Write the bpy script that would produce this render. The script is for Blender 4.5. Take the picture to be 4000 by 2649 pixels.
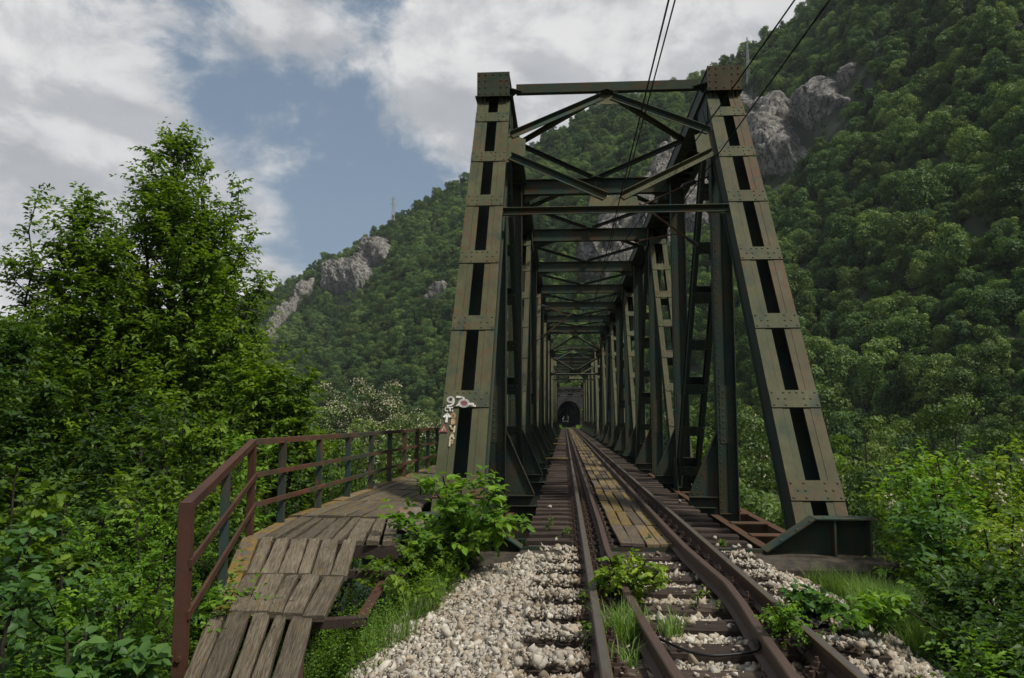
import bpy, math, random
import numpy as np
from mathutils import Matrix, Vector
for o in list(bpy.data.objects): bpy.data.objects.remove(o)
SC = bpy.context.scene
COL = SC.collection
R = math.radians

# ------------------------------------------------------------------ camera
F_PX, CX, CY = 3000.0, 2000.0, 1324.5            # the photograph is 4000 x 2649
YAW, PITCH, ROLL = R(3.898), R(5.968), R(0.1)
CAM = np.array([-0.996, 0.0, 1.508])
FWD = np.array([-math.sin(YAW)*math.cos(PITCH), math.cos(YAW)*math.cos(PITCH), math.sin(PITCH)])
_r = np.array([math.cos(YAW), math.sin(YAW), 0.0]); _u = np.cross(_r, FWD)
RGT = _r*math.cos(ROLL)+_u*math.sin(ROLL); UPV = -_r*math.sin(ROLL)+_u*math.cos(ROLL)
cd = bpy.data.cameras.new('camera'); cam = bpy.data.objects.new('camera', cd); COL.objects.link(cam)
cd.sensor_width = 36.0; cd.lens = 36.0*F_PX/4000.0; cd.clip_start = 0.05; cd.clip_end = 12000
cam.matrix_world = Matrix(((RGT[0], UPV[0], -FWD[0], CAM[0]), (RGT[1], UPV[1], -FWD[1], CAM[1]), (RGT[2], UPV[2], -FWD[2], CAM[2]), (0, 0, 0, 1)))
SC.camera = cam
def ray(x, y):
    d = FWD+RGT*(x-CX)/F_PX-UPV*(y-CY)/F_PX
    return d/np.linalg.norm(d)
def at(x, y, Y):
    d = ray(x, y); return CAM+d*(Y/d[1])
def project(P):
    d = np.asarray(P, float)-CAM; z = d@FWD
    return CX+F_PX*(d@RGT)/z, CY-F_PX*(d@UPV)/z, z

# ------------------------------------------------------------------ light
SUN_EL, SUN_AZ = 57.0, 122.0          # azimuth clockwise from +Y (the way the track runs): behind the camera, to the right
SUN_STRENGTH, SKY_STRENGTH, EXPOSURE = 2.7, 0.09, 0.50
sd = bpy.data.lights.new('sun', 'SUN'); sun = bpy.data.objects.new('sun', sd); COL.objects.link(sun)
sd.energy = SUN_STRENGTH; sd.angle = R(6); sd.color = (1.0, 0.95, 0.86)
_to = Vector((math.sin(R(SUN_AZ))*math.cos(R(SUN_EL)), math.cos(R(SUN_AZ))*math.cos(R(SUN_EL)), math.sin(R(SUN_EL))))
sun.rotation_euler = (-_to).to_track_quat('-Z', 'Y').to_euler()
SC.view_settings.view_transform = 'Standard'; SC.view_settings.look = 'None'
SC.view_settings.exposure = EXPOSURE; SC.view_settings.gamma = 1.0
SC.view_settings.use_curve_mapping = False
SC.render.engine = 'CYCLES'
SC.cycles.max_bounces = 6; SC.cycles.diffuse_bounces = 3; SC.cycles.glossy_bounces = 2; SC.cycles.transmission_bounces = 3
SC.cycles.use_denoising = True
SC.cycles.caustics_reflective = False; SC.cycles.caustics_refractive = False

class NT:
    """small helper round a node tree"""
    def __init__(s, tree): s.t = tree; s.t.nodes.clear()
    def n(s, typ, **kw):
        nd = s.t.nodes.new(typ)
        for k, v in kw.items():
            setattr(nd, k, v)
        return nd
    def l(s, a, b): s.t.links.new(a, b)
    def val(s, x, inp):
        if hasattr(x, 'is_output'): s.l(x, inp)
        else: inp.default_value = x
    def math(s, op, a, b=None, c=None, clamp=False):
        nd = s.t.nodes.new('ShaderNodeMath'); nd.operation = op; nd.use_clamp = clamp
        s.val(a, nd.inputs[0])
        if b is not None: s.val(b, nd.inputs[1])
        if c is not None: s.val(c, nd.inputs[2])
        return nd.outputs[0]
    def mix(s, f, a, b, mode='MIX'):
        nd = s.t.nodes.new('ShaderNodeMix'); nd.data_type = 'RGBA'; nd.blend_type = mode
        s.val(f, nd.inputs[0])
        for x, i in ((a, 6), (b, 7)):
            if isinstance(x, tuple) and len(x) == 3: x = (*x, 1)
            s.val(x, nd.inputs[i])
        return nd.outputs[2]
    def smooth(s, x, a, b, lo=0.0, hi=1.0):
        nd = s.t.nodes.new('ShaderNodeMapRange'); nd.interpolation_type = 'SMOOTHSTEP'
        s.val(x, nd.inputs[0]); nd.inputs[1].default_value = a; nd.inputs[2].default_value = b
        nd.inputs[3].default_value = lo; nd.inputs[4].default_value = hi
        return nd.outputs[0]
    def noise(s, vec, scale, detail=4, rough=.55, dist=0.0):
        nd = s.t.nodes.new('ShaderNodeTexNoise'); s.l(vec, nd.inputs['Vector'])
        nd.inputs['Scale'].default_value = scale; nd.inputs['Detail'].default_value = detail
        nd.inputs['Roughness'].default_value = rough; nd.inputs['Distortion'].default_value = dist
        return nd.outputs[0]
    def mapping(s, vec, scale=(1, 1, 1), loc=(0, 0, 0), rot=(0, 0, 0)):
        nd = s.t.nodes.new('ShaderNodeMapping'); s.l(vec, nd.inputs[0])
        nd.inputs['Scale'].default_value = scale; nd.inputs['Location'].default_value = loc; nd.inputs['Rotation'].default_value = rot
        return nd.outputs[0]

# ------------------------------------------------------------------ sky
W = bpy.data.worlds.new('World'); SC.world = W; W.use_nodes = True
def build_sky():
    k = NT(W.node_tree)
    tc = k.n('ShaderNodeTexCoord').outputs['Generated']
    sky = k.n('ShaderNodeTexSky', sky_type='NISHITA', sun_disc=False)
    sky.sun_elevation = R(SUN_EL); sky.sun_rotation = R(SUN_AZ); sky.air_density = 1.0; sky.dust_density = 2.0; sky.ozone_density = 1.2
    base = k.mix(0.62, sky.outputs[0], (1.35, 1.90, 2.42))                # a thin veil of haze over the blue
    # gaps of blue between the clouds, as directions: (x, y, radius in degrees, strength)
    gaps = [(640, 30, 5.5, .17), (330, 10, 5, .16), (860, 330, 4.5, .18), (870, 520, 3.0, .12), (400, 545, 3.2, .16), (1330, 800, 6.8, .30), (1580, 720, 6.5, .26), (1160, 960, 5.0, .22), (1690, 960, 6, .22),
            (1490, 70, 4.5, .18), (1060, 300, 3.5, .12), (1450, 540, 3.5, .12), (110, 300, 3.0, .14), (1240, 700, 3, .12)]
    banks = [(520, 230, 7, .16), (1080, 130, 4.5, .22), (150, 640, 9, .22), (980, 480, 4.0, .16), (1230, 560, 3.0, .16), (1010, 760, 4.5, .18), (1090, 1080, 4.0, .26), (1800, 260, 9, .20), (2250, 250, 14, .30), (2800, 60, 16, .3), (600, 480, 4, .12), (330, 1000, 14, .24), (1640, 420, 4, .12)]
    dens = k.noise(k.mapping(tc, (1.0, 1.0, 1.45), (.3, .9, .2)), 6.4, 15, .63, .25)
    big = k.noise(k.mapping(tc, (1, 1, 1.5), (3.1, 1.7, .4)), 1.9, 4, .5)
    dens = k.math('ADD', k.math('MULTIPLY_ADD', dens, 1.45, -.20), k.math('MULTIPLY', big, .12))
    for lst, sg in ((gaps, -1), (banks, 1)):
        for x, y, rad, st in lst:
            d = ray(x, y)
            vm = k.n('ShaderNodeVectorMath', operation='DISTANCE'); k.l(tc, vm.inputs[0]); vm.inputs[1].default_value = tuple(d)
            g = k.smooth(vm.outputs['Value'], 0.0, R(rad)*1.5, st*sg*.82, 0.0)
            dens = k.math('ADD', dens, g)
    mask = k.smooth(dens, .42, .76)
    # light and shade inside the clouds: lit on the upper right, grey below
    fine = k.noise(k.mapping(tc, (1, 1, 1.6)), 6.0, 10, .58, .3)
    off = k.noise(k.mapping(tc, (1, 1, 1.6), (-.030, .01, -.055)), 6.0, 10, .58, .3)
    lit = k.smooth(k.math('SUBTRACT', fine, off), -.10, .12)
    lit2 = k.smooth(k.noise(k.mapping(tc, (1, 1, 1.9), (.7, .2, 1.3)), 3.4, 6, .55), .34, .66)
    lit = k.math('ADD', k.math('MULTIPLY', lit, .62), k.math('MULTIPLY', lit2, .38))
    cloud = k.mix(lit, (3.3, 3.45, 3.7), (6.6, 6.55, 6.5))
    col = k.mix(mask, base, cloud)
    bg = k.n('ShaderNodeBackground'); k.l(col, bg.inputs[0]); bg.inputs[1].default_value = SKY_STRENGTH
    out = k.n('ShaderNodeOutputWorld'); k.l(bg.outputs[0], out.inputs[0])
build_sky()

# ------------------------------------------------------------------ mesh helpers
rng = np.random.default_rng(7)
def unit(v): v = np.asarray(v, float); return v/np.linalg.norm(v)
def norm(A): return A/np.maximum(np.linalg.norm(A, axis=-1, keepdims=True), 1e-9)
def tri_mesh(name, V, T, mats, tint=None, smooth=False, quads=False):
    me = bpy.data.meshes.new(name); V = np.asarray(V, np.float32); T = np.asarray(T, np.int32); k = T.shape[1]
    me.vertices.add(len(V)); me.vertices.foreach_set('co', V.ravel())
    me.loops.add(T.size); me.loops.foreach_set('vertex_index', T.ravel())
    me.polygons.add(len(T)); me.polygons.foreach_set('loop_start', np.arange(len(T), dtype=np.int32)*k)
    if smooth: me.polygons.foreach_set('use_smooth', np.ones(len(T), bool))
    for m in (mats if isinstance(mats, (list, tuple)) else [mats]): me.materials.append(m)
    if tint is not None:
        a = me.attributes.new('tint', 'FLOAT', 'POINT'); a.data.foreach_set('value', np.asarray(tint, np.float32))
    me.update(calc_edges=True); me.validate()
    return me
class MB:
    def __init__(s): s.v = []; s.f = []
    def add(s, vs, fs):
        b = len(s.v); s.v += [tuple(map(float, v)) for v in vs]; s.f += [tuple(i+b for i in f) for f in fs]; return s
    def obox(s, c, ax, ay, az, hx, hy, hz):
        c = np.asarray(c, float); ax, ay, az = np.asarray(ax, float)*hx, np.asarray(ay, float)*hy, np.asarray(az, float)*hz
        vs = [c+i*ax+j*ay+k*az for i in (-1, 1) for j in (-1, 1) for k in (-1, 1)]
        return s.add(vs, [(0, 1, 3, 2), (4, 6, 7, 5), (0, 4, 5, 1), (2, 3, 7, 6), (0, 2, 6, 4), (1, 5, 7, 3)])
    def box(s, x0, x1, y0, y1, z0, z1):
        return s.obox(((x0+x1)/2, (y0+y1)/2, (z0+z1)/2), (1, 0, 0), (0, 1, 0), (0, 0, 1), abs(x1-x0)/2, abs(y1-y0)/2, abs(z1-z0)/2)
    def beam(s, A, B, w, d, side, shift=0.0):
        """box from A to B, w across along 'side', d across the third way; shift moves it along the third way"""
        A = np.asarray(A, float); B = np.asarray(B, float); t = unit(B-A); sd_ = np.asarray(side, float); sd_ = unit(sd_-t*(sd_@t)); n = np.cross(sd_, t)
        return s.obox((A+B)/2+n*shift, sd_, t, n, w/2, np.linalg.norm(B-A)/2, d/2)
    def tube(s, P, r, k=6, cap=True):
        P = np.asarray(P, float); n = len(P); r = np.broadcast_to(r, (n,)); T = np.gradient(P, axis=0); T = norm(T)
        ref = np.array([0, 0, 1.0]) if abs(T[0][2]) < .9 else np.array([1.0, 0, 0])
        vs = []
        for i in range(n):
            a = unit(np.cross(ref, T[i])); b = np.cross(T[i], a)
            vs += [P[i]+r[i]*(a*math.cos(2*math.pi*j/k)+b*math.sin(2*math.pi*j/k)) for j in range(k)]
        fs = [(i*k+j, i*k+(j+1) % k, (i+1)*k+(j+1) % k, (i+1)*k+j) for i in range(n-1) for j in range(k)]
        if cap: fs += [tuple(range(k-1, -1, -1)), tuple((n-1)*k+j for j in range(k))]
        return s.add(vs, fs)
    def prism(s, poly, n, th):
        """flat polygon (list of 3-d points) given a thickness th along n"""
        poly = [np.asarray(p, float) for p in poly]; n = unit(n); k = len(poly)
        return s.add([p+n*th/2 for p in poly]+[p-n*th/2 for p in poly], [tuple(range(k)), tuple(range(2*k-1, k-1, -1))]+[(i, i+k, (i+1) % k+k, (i+1) % k) for i in range(k)])
    def dome(s, c, n, r, k=6):
        c = np.asarray(c, float); n = unit(n); a = unit(np.cross(n, (0.31, .77, .55))); b = np.cross(n, a)
        vs = []
        for rr, h in ((1.0, 0), (.72, .5)):
            vs += [c+n*r*h+r*rr*(a*math.cos(2*math.pi*j/k)+b*math.sin(2*math.pi*j/k)) for j in range(k)]
        vs.append(c+n*r*.68)
        fs = [(j, (j+1) % k, k+(j+1) % k, k+j) for j in range(k)]+[(k+j, k+(j+1) % k, 2*k) for j in range(k)]
        return s.add(vs, fs)
    def mesh(s, name, mat, smooth=False):
        me = bpy.data.meshes.new(name); me.from_pydata(s.v, [], s.f)
        bmn = me
        for m in (mat if isinstance(mat, (list, tuple)) else [mat]): bmn.materials.append(m)
        if smooth:
            me.polygons.foreach_set('use_smooth', np.ones(len(me.polygons), bool))
        me.update(); return me
    def obj(s, name, mat, parent=None, smooth=False, **kw): return put(name, s.mesh(name, mat, smooth), parent, **kw)
def put(name, me, parent=None, loc=None, **props):
    o = bpy.data.objects.new(name, me); COL.objects.link(o)
    if parent is not None: o.parent = parent
    if loc is not None: o.location = loc
    for k, v in props.items(): o[k] = v
    return o
def thing(name, label, cat, loc=(0, 0, 0), group=None):
    o = bpy.data.objects.new(name, None); COL.objects.link(o); o.location = loc; o['label'] = label; o['category'] = cat
    o.empty_display_size = .2
    if group: o['group'] = group
    return o
def tag(o, label, cat, group=None):
    o['label'] = label; o['category'] = cat
    if group: o['group'] = group
    return o
# value noise, the same everywhere
def _h(ix, iy, sd_):
    v = np.sin(ix*127.1+iy*311.7+sd_*74.7)*43758.5453; return v-np.floor(v)
def vnoise(x, y, sd_=0):
    ix, iy = np.floor(x), np.floor(y); fx, fy = x-ix, y-iy; fx = fx*fx*(3-2*fx); fy = fy*fy*(3-2*fy)
    a, b, c, d = _h(ix, iy, sd_), _h(ix+1, iy, sd_), _h(ix, iy+1, sd_), _h(ix+1, iy+1, sd_)
    return (a+(b-a)*fx)*(1-fy)+(c+(d-c)*fx)*fy
def fbm(x, y, sd_=0, o=4):
    s, a, t = 0, .5, 0
    for i in range(o): s = s+a*vnoise(x*2**i, y*2**i, sd_+i); t += a; a *= .5
    return s/t
# ------------------------------------------------------------------ materials
def new_mat(name):
    m = bpy.data.materials.new(name); m.use_nodes = True; k = NT(m.node_tree)
    b = k.n('ShaderNodeBsdfPrincipled'); o = k.n('ShaderNodeOutputMaterial'); k.l(b.outputs[0], o.inputs[0])
    return m, k, b
def bump(k, b, h, strength, dist):
    nd = k.n('ShaderNodeBump'); k.l(h, nd.inputs['Height']); nd.inputs['Strength'].default_value = strength; nd.inputs['Distance'].default_value = dist
    k.l(nd.outputs[0], b.inputs['Normal'])
def objco(k): return k.n('ShaderNodeTexCoord').outputs['Object']
def obrand(k): return k.n('ShaderNodeObjectInfo').outputs['Random']
def paint_mat(name, c1, c2, rust, rust_amt, teal=None, stretch=(1, 1, .25), rough=.62):
    """old bridge paint: two shades, streaks, rust coming through"""
    m, k, b = new_mat(name); co = objco(k)
    n1 = k.noise(k.mapping(co, (.9, .9, .5)), 1.6, 5, .6)
    n2 = k.noise(k.mapping(co, (9*stretch[0], 9*stretch[1], 9*stretch[2])), 1.5, 6, .65)
    col = k.mix(k.smooth(n1, .36, .64), c1, c2)
    if teal: col = k.mix(k.smooth(k.noise(k.mapping(co, (1, 1, .7), (5, 2, 1)), 2.3, 5, .6), .52, .68, 0, .8), col, teal)
    col = k.mix(k.smooth(n2, .35, .75, .0, .45), col, k.mix(.5, col, (.03, .03, .02)))
    r1 = k.noise(k.mapping(co, (5*stretch[0], 5*stretch[1], 5*stretch[2]), (3, 9, 4)), 1.7, 7, .68)
    r2 = k.noise(k.mapping(co, (.6, .6, .35), (7, 1, 2)), 1.3, 3, .5)
    rm = k.math('MULTIPLY', k.smooth(r1, .44, .62), k.smooth(r2, .36, .60, .12, 1), clamp=True)
    st_ = k.noise(k.mapping(co, (11*stretch[0], 11*stretch[1], 1.2*stretch[2]), (8, 3, 6)), 1.4, 5, .6); col = k.mix(k.smooth(st_, .56, .70, 0, .55*rust_amt), col, k.mix(.55, col, rust)); col = k.mix(k.smooth(k.noise(k.mapping(co, (1, 1, .6), (2, 7, 3)), 3.5, 7, .7), .40, .62, .35, 0), col, k.mix(.6, col, (.02, .022, .014)))
    rr = k.noise(co, 26, 4, .6)
    col = k.mix(k.math('MULTIPLY', rm, rust_amt), col, k.mix(rr, rust, tuple(x*1.9 for x in rust)))
    k.l(col, b.inputs['Base Color']); b.inputs['Roughness'].default_value = rough
    b.inputs['Specular IOR Level'].default_value = .14
    bump(k, b, k.math('ADD', k.math('MULTIPLY', rm, .6), k.math('MULTIPLY', k.noise(co, 40, 5, .6), .35)), .35, .006)
    return m
M = {}
M['faded'] = paint_mat('faded_olive_paint', (.068, .078, .038), (.098, .098, .050), (.066, .038, .019), .75, teal=(.032, .058, .042))
M['fadedrust'] = paint_mat('rusting_olive_paint', (.074, .072, .036), (.102, .086, .044), (.072, .036, .019), 1.0, teal=(.050, .064, .042))
M['dark'] = paint_mat('dark_green_paint', (.028, .056, .046), (.042, .056, .034), (.060, .030, .016), .65, teal=(.018, .054, .056))
M['beam'] = paint_mat('beam_green_paint', (.036, .070, .054), (.064, .068, .036), (.070, .034, .016), .7, teal=(.016, .056, .064), stretch=(.3, .3, 1))
M['rustred'] = paint_mat('rusted_red_paint', (.100, .046, .031), (.064, .034, .025), (.055, .027, .016), .8, stretch=(1, .4, .6), rough=.7)
M['railgreen'] = paint_mat('railing_green_paint', (.045, .080, .068), (.035, .062, .050), (.120, .050, .028), 1.0, teal=(.030, .075, .075), rough=.65)
M['mixedrail'] = paint_mat('railing_worn_paint', (.055, .075, .055), (.130, .060, .038), (.110, .048, .028), 1.0, stretch=(1, .3, 1), rough=.7)
M['palepaint'] = paint_mat('pale_rusted_plate', (.30, .27, .21), (.26, .20, .15), (.20, .09, .05), .9)
M['chordrust'] = paint_mat('rusted_chord_paint', (.098, .052, .032), (.075, .060, .038), (.080, .034, .02), .9, stretch=(1, .3, 1))

def rail_mat():
    m, k, b = new_mat('rail_steel'); co = objco(k)
    n = k.noise(k.mapping(co, (12, .7, 12)), 3, 6, .6); n2 = k.noise(k.mapping(co, (3, 3, 3)), 3, 5, .65)
    col = k.mix(n, (.040, .026, .020), (.090, .055, .040)); col = k.mix(k.smooth(n2, .5, .75, 0, .6), col, (.105, .048, .026))
    k.l(col, b.inputs['Base Color']); b.inputs['Roughness'].default_value = .6; b.inputs['Metallic'].default_value = .0
    bump(k, b, k.noise(co, 60, 5, .6), .3, .004); return m
M['rail'] = rail_mat()
def worn_mat(name, c1, c2):
    m, k, b = new_mat(name); co = objco(k)
    n = k.noise(k.mapping(co, (40, .35, 10)), 2, 5, .6)
    col = k.mix(n, c1, c2); n2 = k.noise(k.mapping(co, (8, 1.3, 8)), 2.2, 5, .6)
    col = k.mix(k.smooth(n2, .5, .72, 0, .75), col, (.085, .048, .030))
    k.l(col, b.inputs['Base Color']); b.inputs['Roughness'].default_value = .5; b.inputs['Metallic'].default_value = .25; return m
M['railhead'] = worn_mat('running_band', (.085, .078, .068), (.12, .108, .092))
M['railmoss'] = worn_mat('yellowed_rail_edge', (.150, .105, .035), (.10, .07, .04))

def wood_mat(name, a, b_, dark, moss=None, moss_amt=0.0, grain=1.0, rough=.85):
    """weathered board: the grain runs along the object's own Y"""
    m, k, b = new_mat(name); co = objco(k); rnd = obrand(k)
    sh = k.n('ShaderNodeCombineXYZ'); k.l(k.math('MULTIPLY', rnd, 37.0), sh.inputs[0]); k.l(k.math('MULTIPLY', rnd, 91.0), sh.inputs[1])
    va = k.n('ShaderNodeVectorMath', operation='ADD'); k.l(co, va.inputs[0]); k.l(sh.outputs[0], va.inputs[1]); co2 = va.outputs[0]
    g1 = k.noise(k.mapping(co2, (44*grain, 1.3, 44*grain)), 1.6, 8, .70, 1.6)
    g2 = k.noise(k.mapping(co2, (110*grain, 2.4, 110*grain)), 1.6, 4, .6, .4)
    blot = k.noise(k.mapping(co2, (3, 1.6, 3)), 1.5, 4, .6)
    col = k.mix(k.smooth(g1, .38, .62), a, b_); col = k.mix(k.smooth(blot, .35, .7, 0, .55), col, k.mix(.5, col, dark))
    col = k.mix(k.smooth(g2, .50, .66, 0, .68), col, dark); g3 = k.noise(k.mapping(co2, (46*grain, .7, 46*grain), (3, 3, 3)), 1.3, 4, .6, 1.0); col = k.mix(k.smooth(g3, .64, .69, 0, .8), col, dark)
    kn = k.noise(k.mapping(co2, (9, 5, 9), (1, 4, 2)), 1.0, 2, .5, .3); col = k.mix(k.smooth(kn, .70, .76, 0, .8), col, dark)
    hs = k.n('ShaderNodeHueSaturation'); k.l(col, hs.inputs['Color']); k.l(k.math('MULTIPLY_ADD', rnd, .62, .68), hs.inputs['Value']); col = hs.outputs[0]
    if moss:
        mn = k.noise(k.mapping(co2, (3.2, 1.7, 3)), 2.0, 6, .65)
        mf = k.math('MULTIPLY', k.smooth(mn, .62-.3*moss_amt, .72-.22*moss_amt), .9)
        fine = k.smooth(k.noise(co2, 45, 4, .6), .3, .6, .25, 1)
        col = k.mix(k.math('MULTIPLY', mf, fine), col, moss)
    k.l(col, b.inputs['Base Color']); b.inputs['Roughness'].default_value = rough; b.inputs['Specular IOR Level'].default_value = .25
    bump(k, b, k.math('ADD', k.math('MULTIPLY', g1, .6), k.math('MULTIPLY', g2, .5)), .75, .012); return m
M['sleeper'] = wood_mat('creosoted_wood', (.045, .031, .024), (.088, .064, .050), (.014, .010, .008))
M['board'] = wood_mat('grey_board', (.092, .073, .048), (.200, .165, .116), (.022, .017, .012), moss=(.13, .088, .018), moss_amt=.15)
M['boardmoss'] = wood_mat('mossy_board', (.120, .098, .075), (.20, .165, .125), (.030, .022, .016), moss=(.225, .140, .012), moss_amt=.72)
M['deck'] = wood_mat('worn_deck_board', (.078, .063, .044), (.165, .138, .100), (.030, .023, .018), moss=(.15, .10, .016), moss_amt=.45)
M['midboard'] = wood_mat('brown_board', (.075, .058, .044), (.150, .120, .092), (.022, .016, .012), moss=(.15, .10, .012), moss_amt=.3)
M['midplank'] = wood_mat('yellow_lichen_board', (.125, .100, .074), (.21, .17, .125), (.030, .022, .016), moss=(.190, .124, .014), moss_amt=.72)

def stone_mat():
    m, k, b = new_mat('ballast_stone'); at_ = k.n('ShaderNodeAttribute', attribute_name='tint'); t = at_.outputs['Fac']
    r = k.n('ShaderNodeValToRGB'); k.l(t, r.inputs[0]); e = r.color_ramp.elements
    e[0].position = 0; e[0].color = (.12, .100, .078, 1); e[1].position = 1; e[1].color = (.60, .56, .48, 1)
    for p, c in ((.20, (.27, .215, .150)), (.42, (.42, .355, .265)), (.62, (.37, .340, .295)), (.82, (.54, .490, .405))):
        x = e.new(p); x.color = (*c, 1)
    co = objco(k); n = k.noise(co, 45, 5, .65); n2 = k.noise(co, 9, 4, .6)
    col = k.mix(k.smooth(n, .4, .75, 0, .5), r.outputs[0], k.mix(.55, r.outputs[0], (.07, .05, .035)))
    col = k.mix(k.smooth(n2, .55, .75, 0, .5), col, (.20, .135, .085))
    k.l(col, b.inputs['Base Color']); b.inputs['Roughness'].default_value = .9; b.inputs['Specular IOR Level'].default_value = .2
    bump(k, b, n, .4, .006); return m
M['stone'] = stone_mat()
def leaf_mat(name, dark, mid, light, transl=.35, rough=.5, spec=.35, hue=.0):
    m = bpy.data.materials.new(name); m.use_nodes = True; k = NT(m.node_tree)
    t = k.n('ShaderNodeAttribute', attribute_name='tint').outputs['Fac']; rnd = obrand(k)
    f = k.math('ADD', t, k.math('MULTIPLY', k.math('SUBTRACT', rnd, .5), hue))
    r = k.n('ShaderNodeValToRGB'); k.l(f, r.inputs[0]); e = r.color_ramp.elements
    e[0].color = (*dark, 1); e[1].color = (*light, 1); x = e.new(.5); x.color = (*mid, 1)
    b = k.n('ShaderNodeBsdfPrincipled'); k.l(r.outputs[0], b.inputs['Base Color']); b.inputs['Roughness'].default_value = rough; b.inputs['Specular IOR Level'].default_value = spec
    tr = k.n('ShaderNodeBsdfTranslucent'); k.l(k.mix(1.0, r.outputs[0], (1.25, 1.25, .45), 'MULTIPLY'), tr.inputs[0])
    mx = k.n('ShaderNodeMixShader'); mx.inputs[0].default_value = transl; k.l(b.outputs[0], mx.inputs[1]); k.l(tr.outputs[0], mx.inputs[2])
    o = k.n('ShaderNodeOutputMaterial'); k.l(mx.outputs[0], o.inputs[0]); return m
M['leaf_tree'] = leaf_mat('tree_leaf', (0.054, 0.112, 0.010), (0.122, 0.212, 0.017), (0.235, 0.345, 0.032), .45)
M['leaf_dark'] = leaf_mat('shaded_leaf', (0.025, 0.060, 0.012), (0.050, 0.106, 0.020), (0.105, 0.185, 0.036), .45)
M['leaf_bright'] = leaf_mat('bright_leaf', (0.060, 0.142, 0.014), (0.130, 0.262, 0.022), (0.265, 0.430, 0.045), .45)
M['leaf_blue'] = leaf_mat('broad_leaf', (0.046, 0.112, 0.026), (0.080, 0.178, 0.040), (0.150, 0.275, 0.062), .45)
M['leaf_yellow'] = leaf_mat('yellow_green_leaf', (0.088, 0.165, 0.016), (0.185, 0.292, 0.026), (0.370, 0.470, 0.055), .45)
M['leaf_willow'] = leaf_mat('willow_leaf', (0.088, 0.149, 0.042), (0.149, 0.236, 0.067), (0.263, 0.359, 0.131), .45)
M['leaf_mid'] = leaf_mat('riverside_leaf', (0.052, 0.090, 0.018), (0.090, 0.150, 0.027), (0.165, 0.230, 0.050), .35, hue=.5)
M['leaf_hill'] = leaf_mat('hillside_leaf', (0.048, 0.106, 0.034), (0.108, 0.194, 0.048), (0.225, 0.305, 0.080), .35, .55, .3, hue=.85)
M['grass'] = leaf_mat('grass_blade', (0.105, 0.201, 0.038), (0.184, 0.306, 0.067), (0.333, 0.438, 0.158), .45)
def plain(name, c, rough=.8, spec=.3, c2=None, scale=8, bmp=0):
    m, k, b = new_mat(name); co = objco(k); n = k.noise(co, scale, 6, .62)
    col = k.mix(k.smooth(n, .3, .7), c, c2 or tuple(x*.6 for x in c)); k.l(col, b.inputs['Base Color'])
    b.inputs['Roughness'].default_value = rough; b.inputs['Specular IOR Level'].default_value = spec
    if bmp: bump(k, b, n, .6, bmp)
    return m
M['bark'] = plain('bark', (.060, .048, .036), c2=(.026, .021, .016), scale=14, bmp=.02)
M['stem'] = plain('green_stem', (.060, .055, .026), c2=(.045, .035, .02), scale=14)
M['blossom'] = plain('cream_blossom', (.52, .48, .33), c2=(.40, .38, .22), scale=30)
M['soil'] = plain('leaf_litter_soil', (.040, .040, .020), c2=(.022, .026, .012), scale=1.3, bmp=.05)
M['hillground'] = plain('wooded_slope', (.022, .034, .014), c2=(.014, .022, .010), scale=.2)
M['gravelbed'] = plain('gravel_bed', (.16, .13, .10), c2=(.07, .055, .042), scale=30, bmp=.03)
M['water'] = plain('river_water', (.03, .05, .04), .12, .5, c2=(.025, .045, .036), scale=.3)
M['concrete'] = plain('old_concrete', (.075, .062, .046), c2=(.026, .022, .016), scale=7, bmp=.03)
M['tunnelwall'] = plain('sooty_masonry', (.060, .055, .050), c2=(.025, .023, .022), scale=1.2, bmp=.05)
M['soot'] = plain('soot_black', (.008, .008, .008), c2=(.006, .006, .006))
M['whitepaint'] = plain('white_paint', (.62, .61, .58), c2=(.48, .47, .43), scale=25)
M['creampaint'] = plain('cream_paint', (.50, .42, .26), c2=(.36, .29, .18), scale=25)
M['orangepaint'] = plain('orange_paint', (.48, .27, .13), c2=(.40, .30, .18), scale=25)
M['redpaint'] = plain('dull_red_paint', (.20, .062, .065), c2=(.13, .05, .048), scale=25)
M['rubber'] = plain('black_cable', (.014, .014, .015), .45)
M['porcelain'] = plain('brown_porcelain', (.040, .018, .014), .2, .6)
M['glaze'] = plain('pale_glazed_cap', (.35, .36, .40), .25, .6)
M['wire'] = plain('dark_wire', (.012, .012, .012), .6)
M['galv'] = plain('galvanised_steel', (.42, .43, .44), .5)
M['rustpipe'] = plain('rusty_pipe', (.12, .065, .036), c2=(.07, .038, .022), scale=20)
M['rivet'] = paint_mat('rivet_paint', (.075, .085, .052), (.090, .090, .055), (.06, .028, .014), .8)
def rock_mat():
    m, k, b = new_mat('limestone'); co = objco(k)
    n1 = k.noise(k.mapping(co, (.16, .16, .05)), 3.0, 10, .68, .6); n2 = k.noise(co, .9, 9, .7); n3 = k.noise(co, .07, 4, .6)
    col = k.mix(k.smooth(n1, .35, .66), (.12, .112, .100), (.33, .315, .285)); col = k.mix(k.smooth(n2, .50, .62, 0, .9), col, (.028, .027, .026)); n4 = k.noise(k.mapping(co, (.5, .5, .16), (2, 5, 1)), 1.6, 8, .75, .4); col = k.mix(k.smooth(n4, .54, .62, 0, .85), col, (.022, .022, .020)); col = k.mix(k.smooth(k.noise(co, .35, 6, .7), .58, .66, 0, .8), col, (.035, .055, .018))
    col = k.mix(k.smooth(n3, .52, .7, 0, .4), col, (.17, .145, .115))
    k.l(col, b.inputs['Base Color']); b.inputs['Roughness'].default_value = .9; b.inputs['Specular IOR Level'].default_value = .15
    bump(k, b, k.math('ADD', n1, n2), 1.0, .8); return m
M['rock'] = rock_mat()
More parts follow.
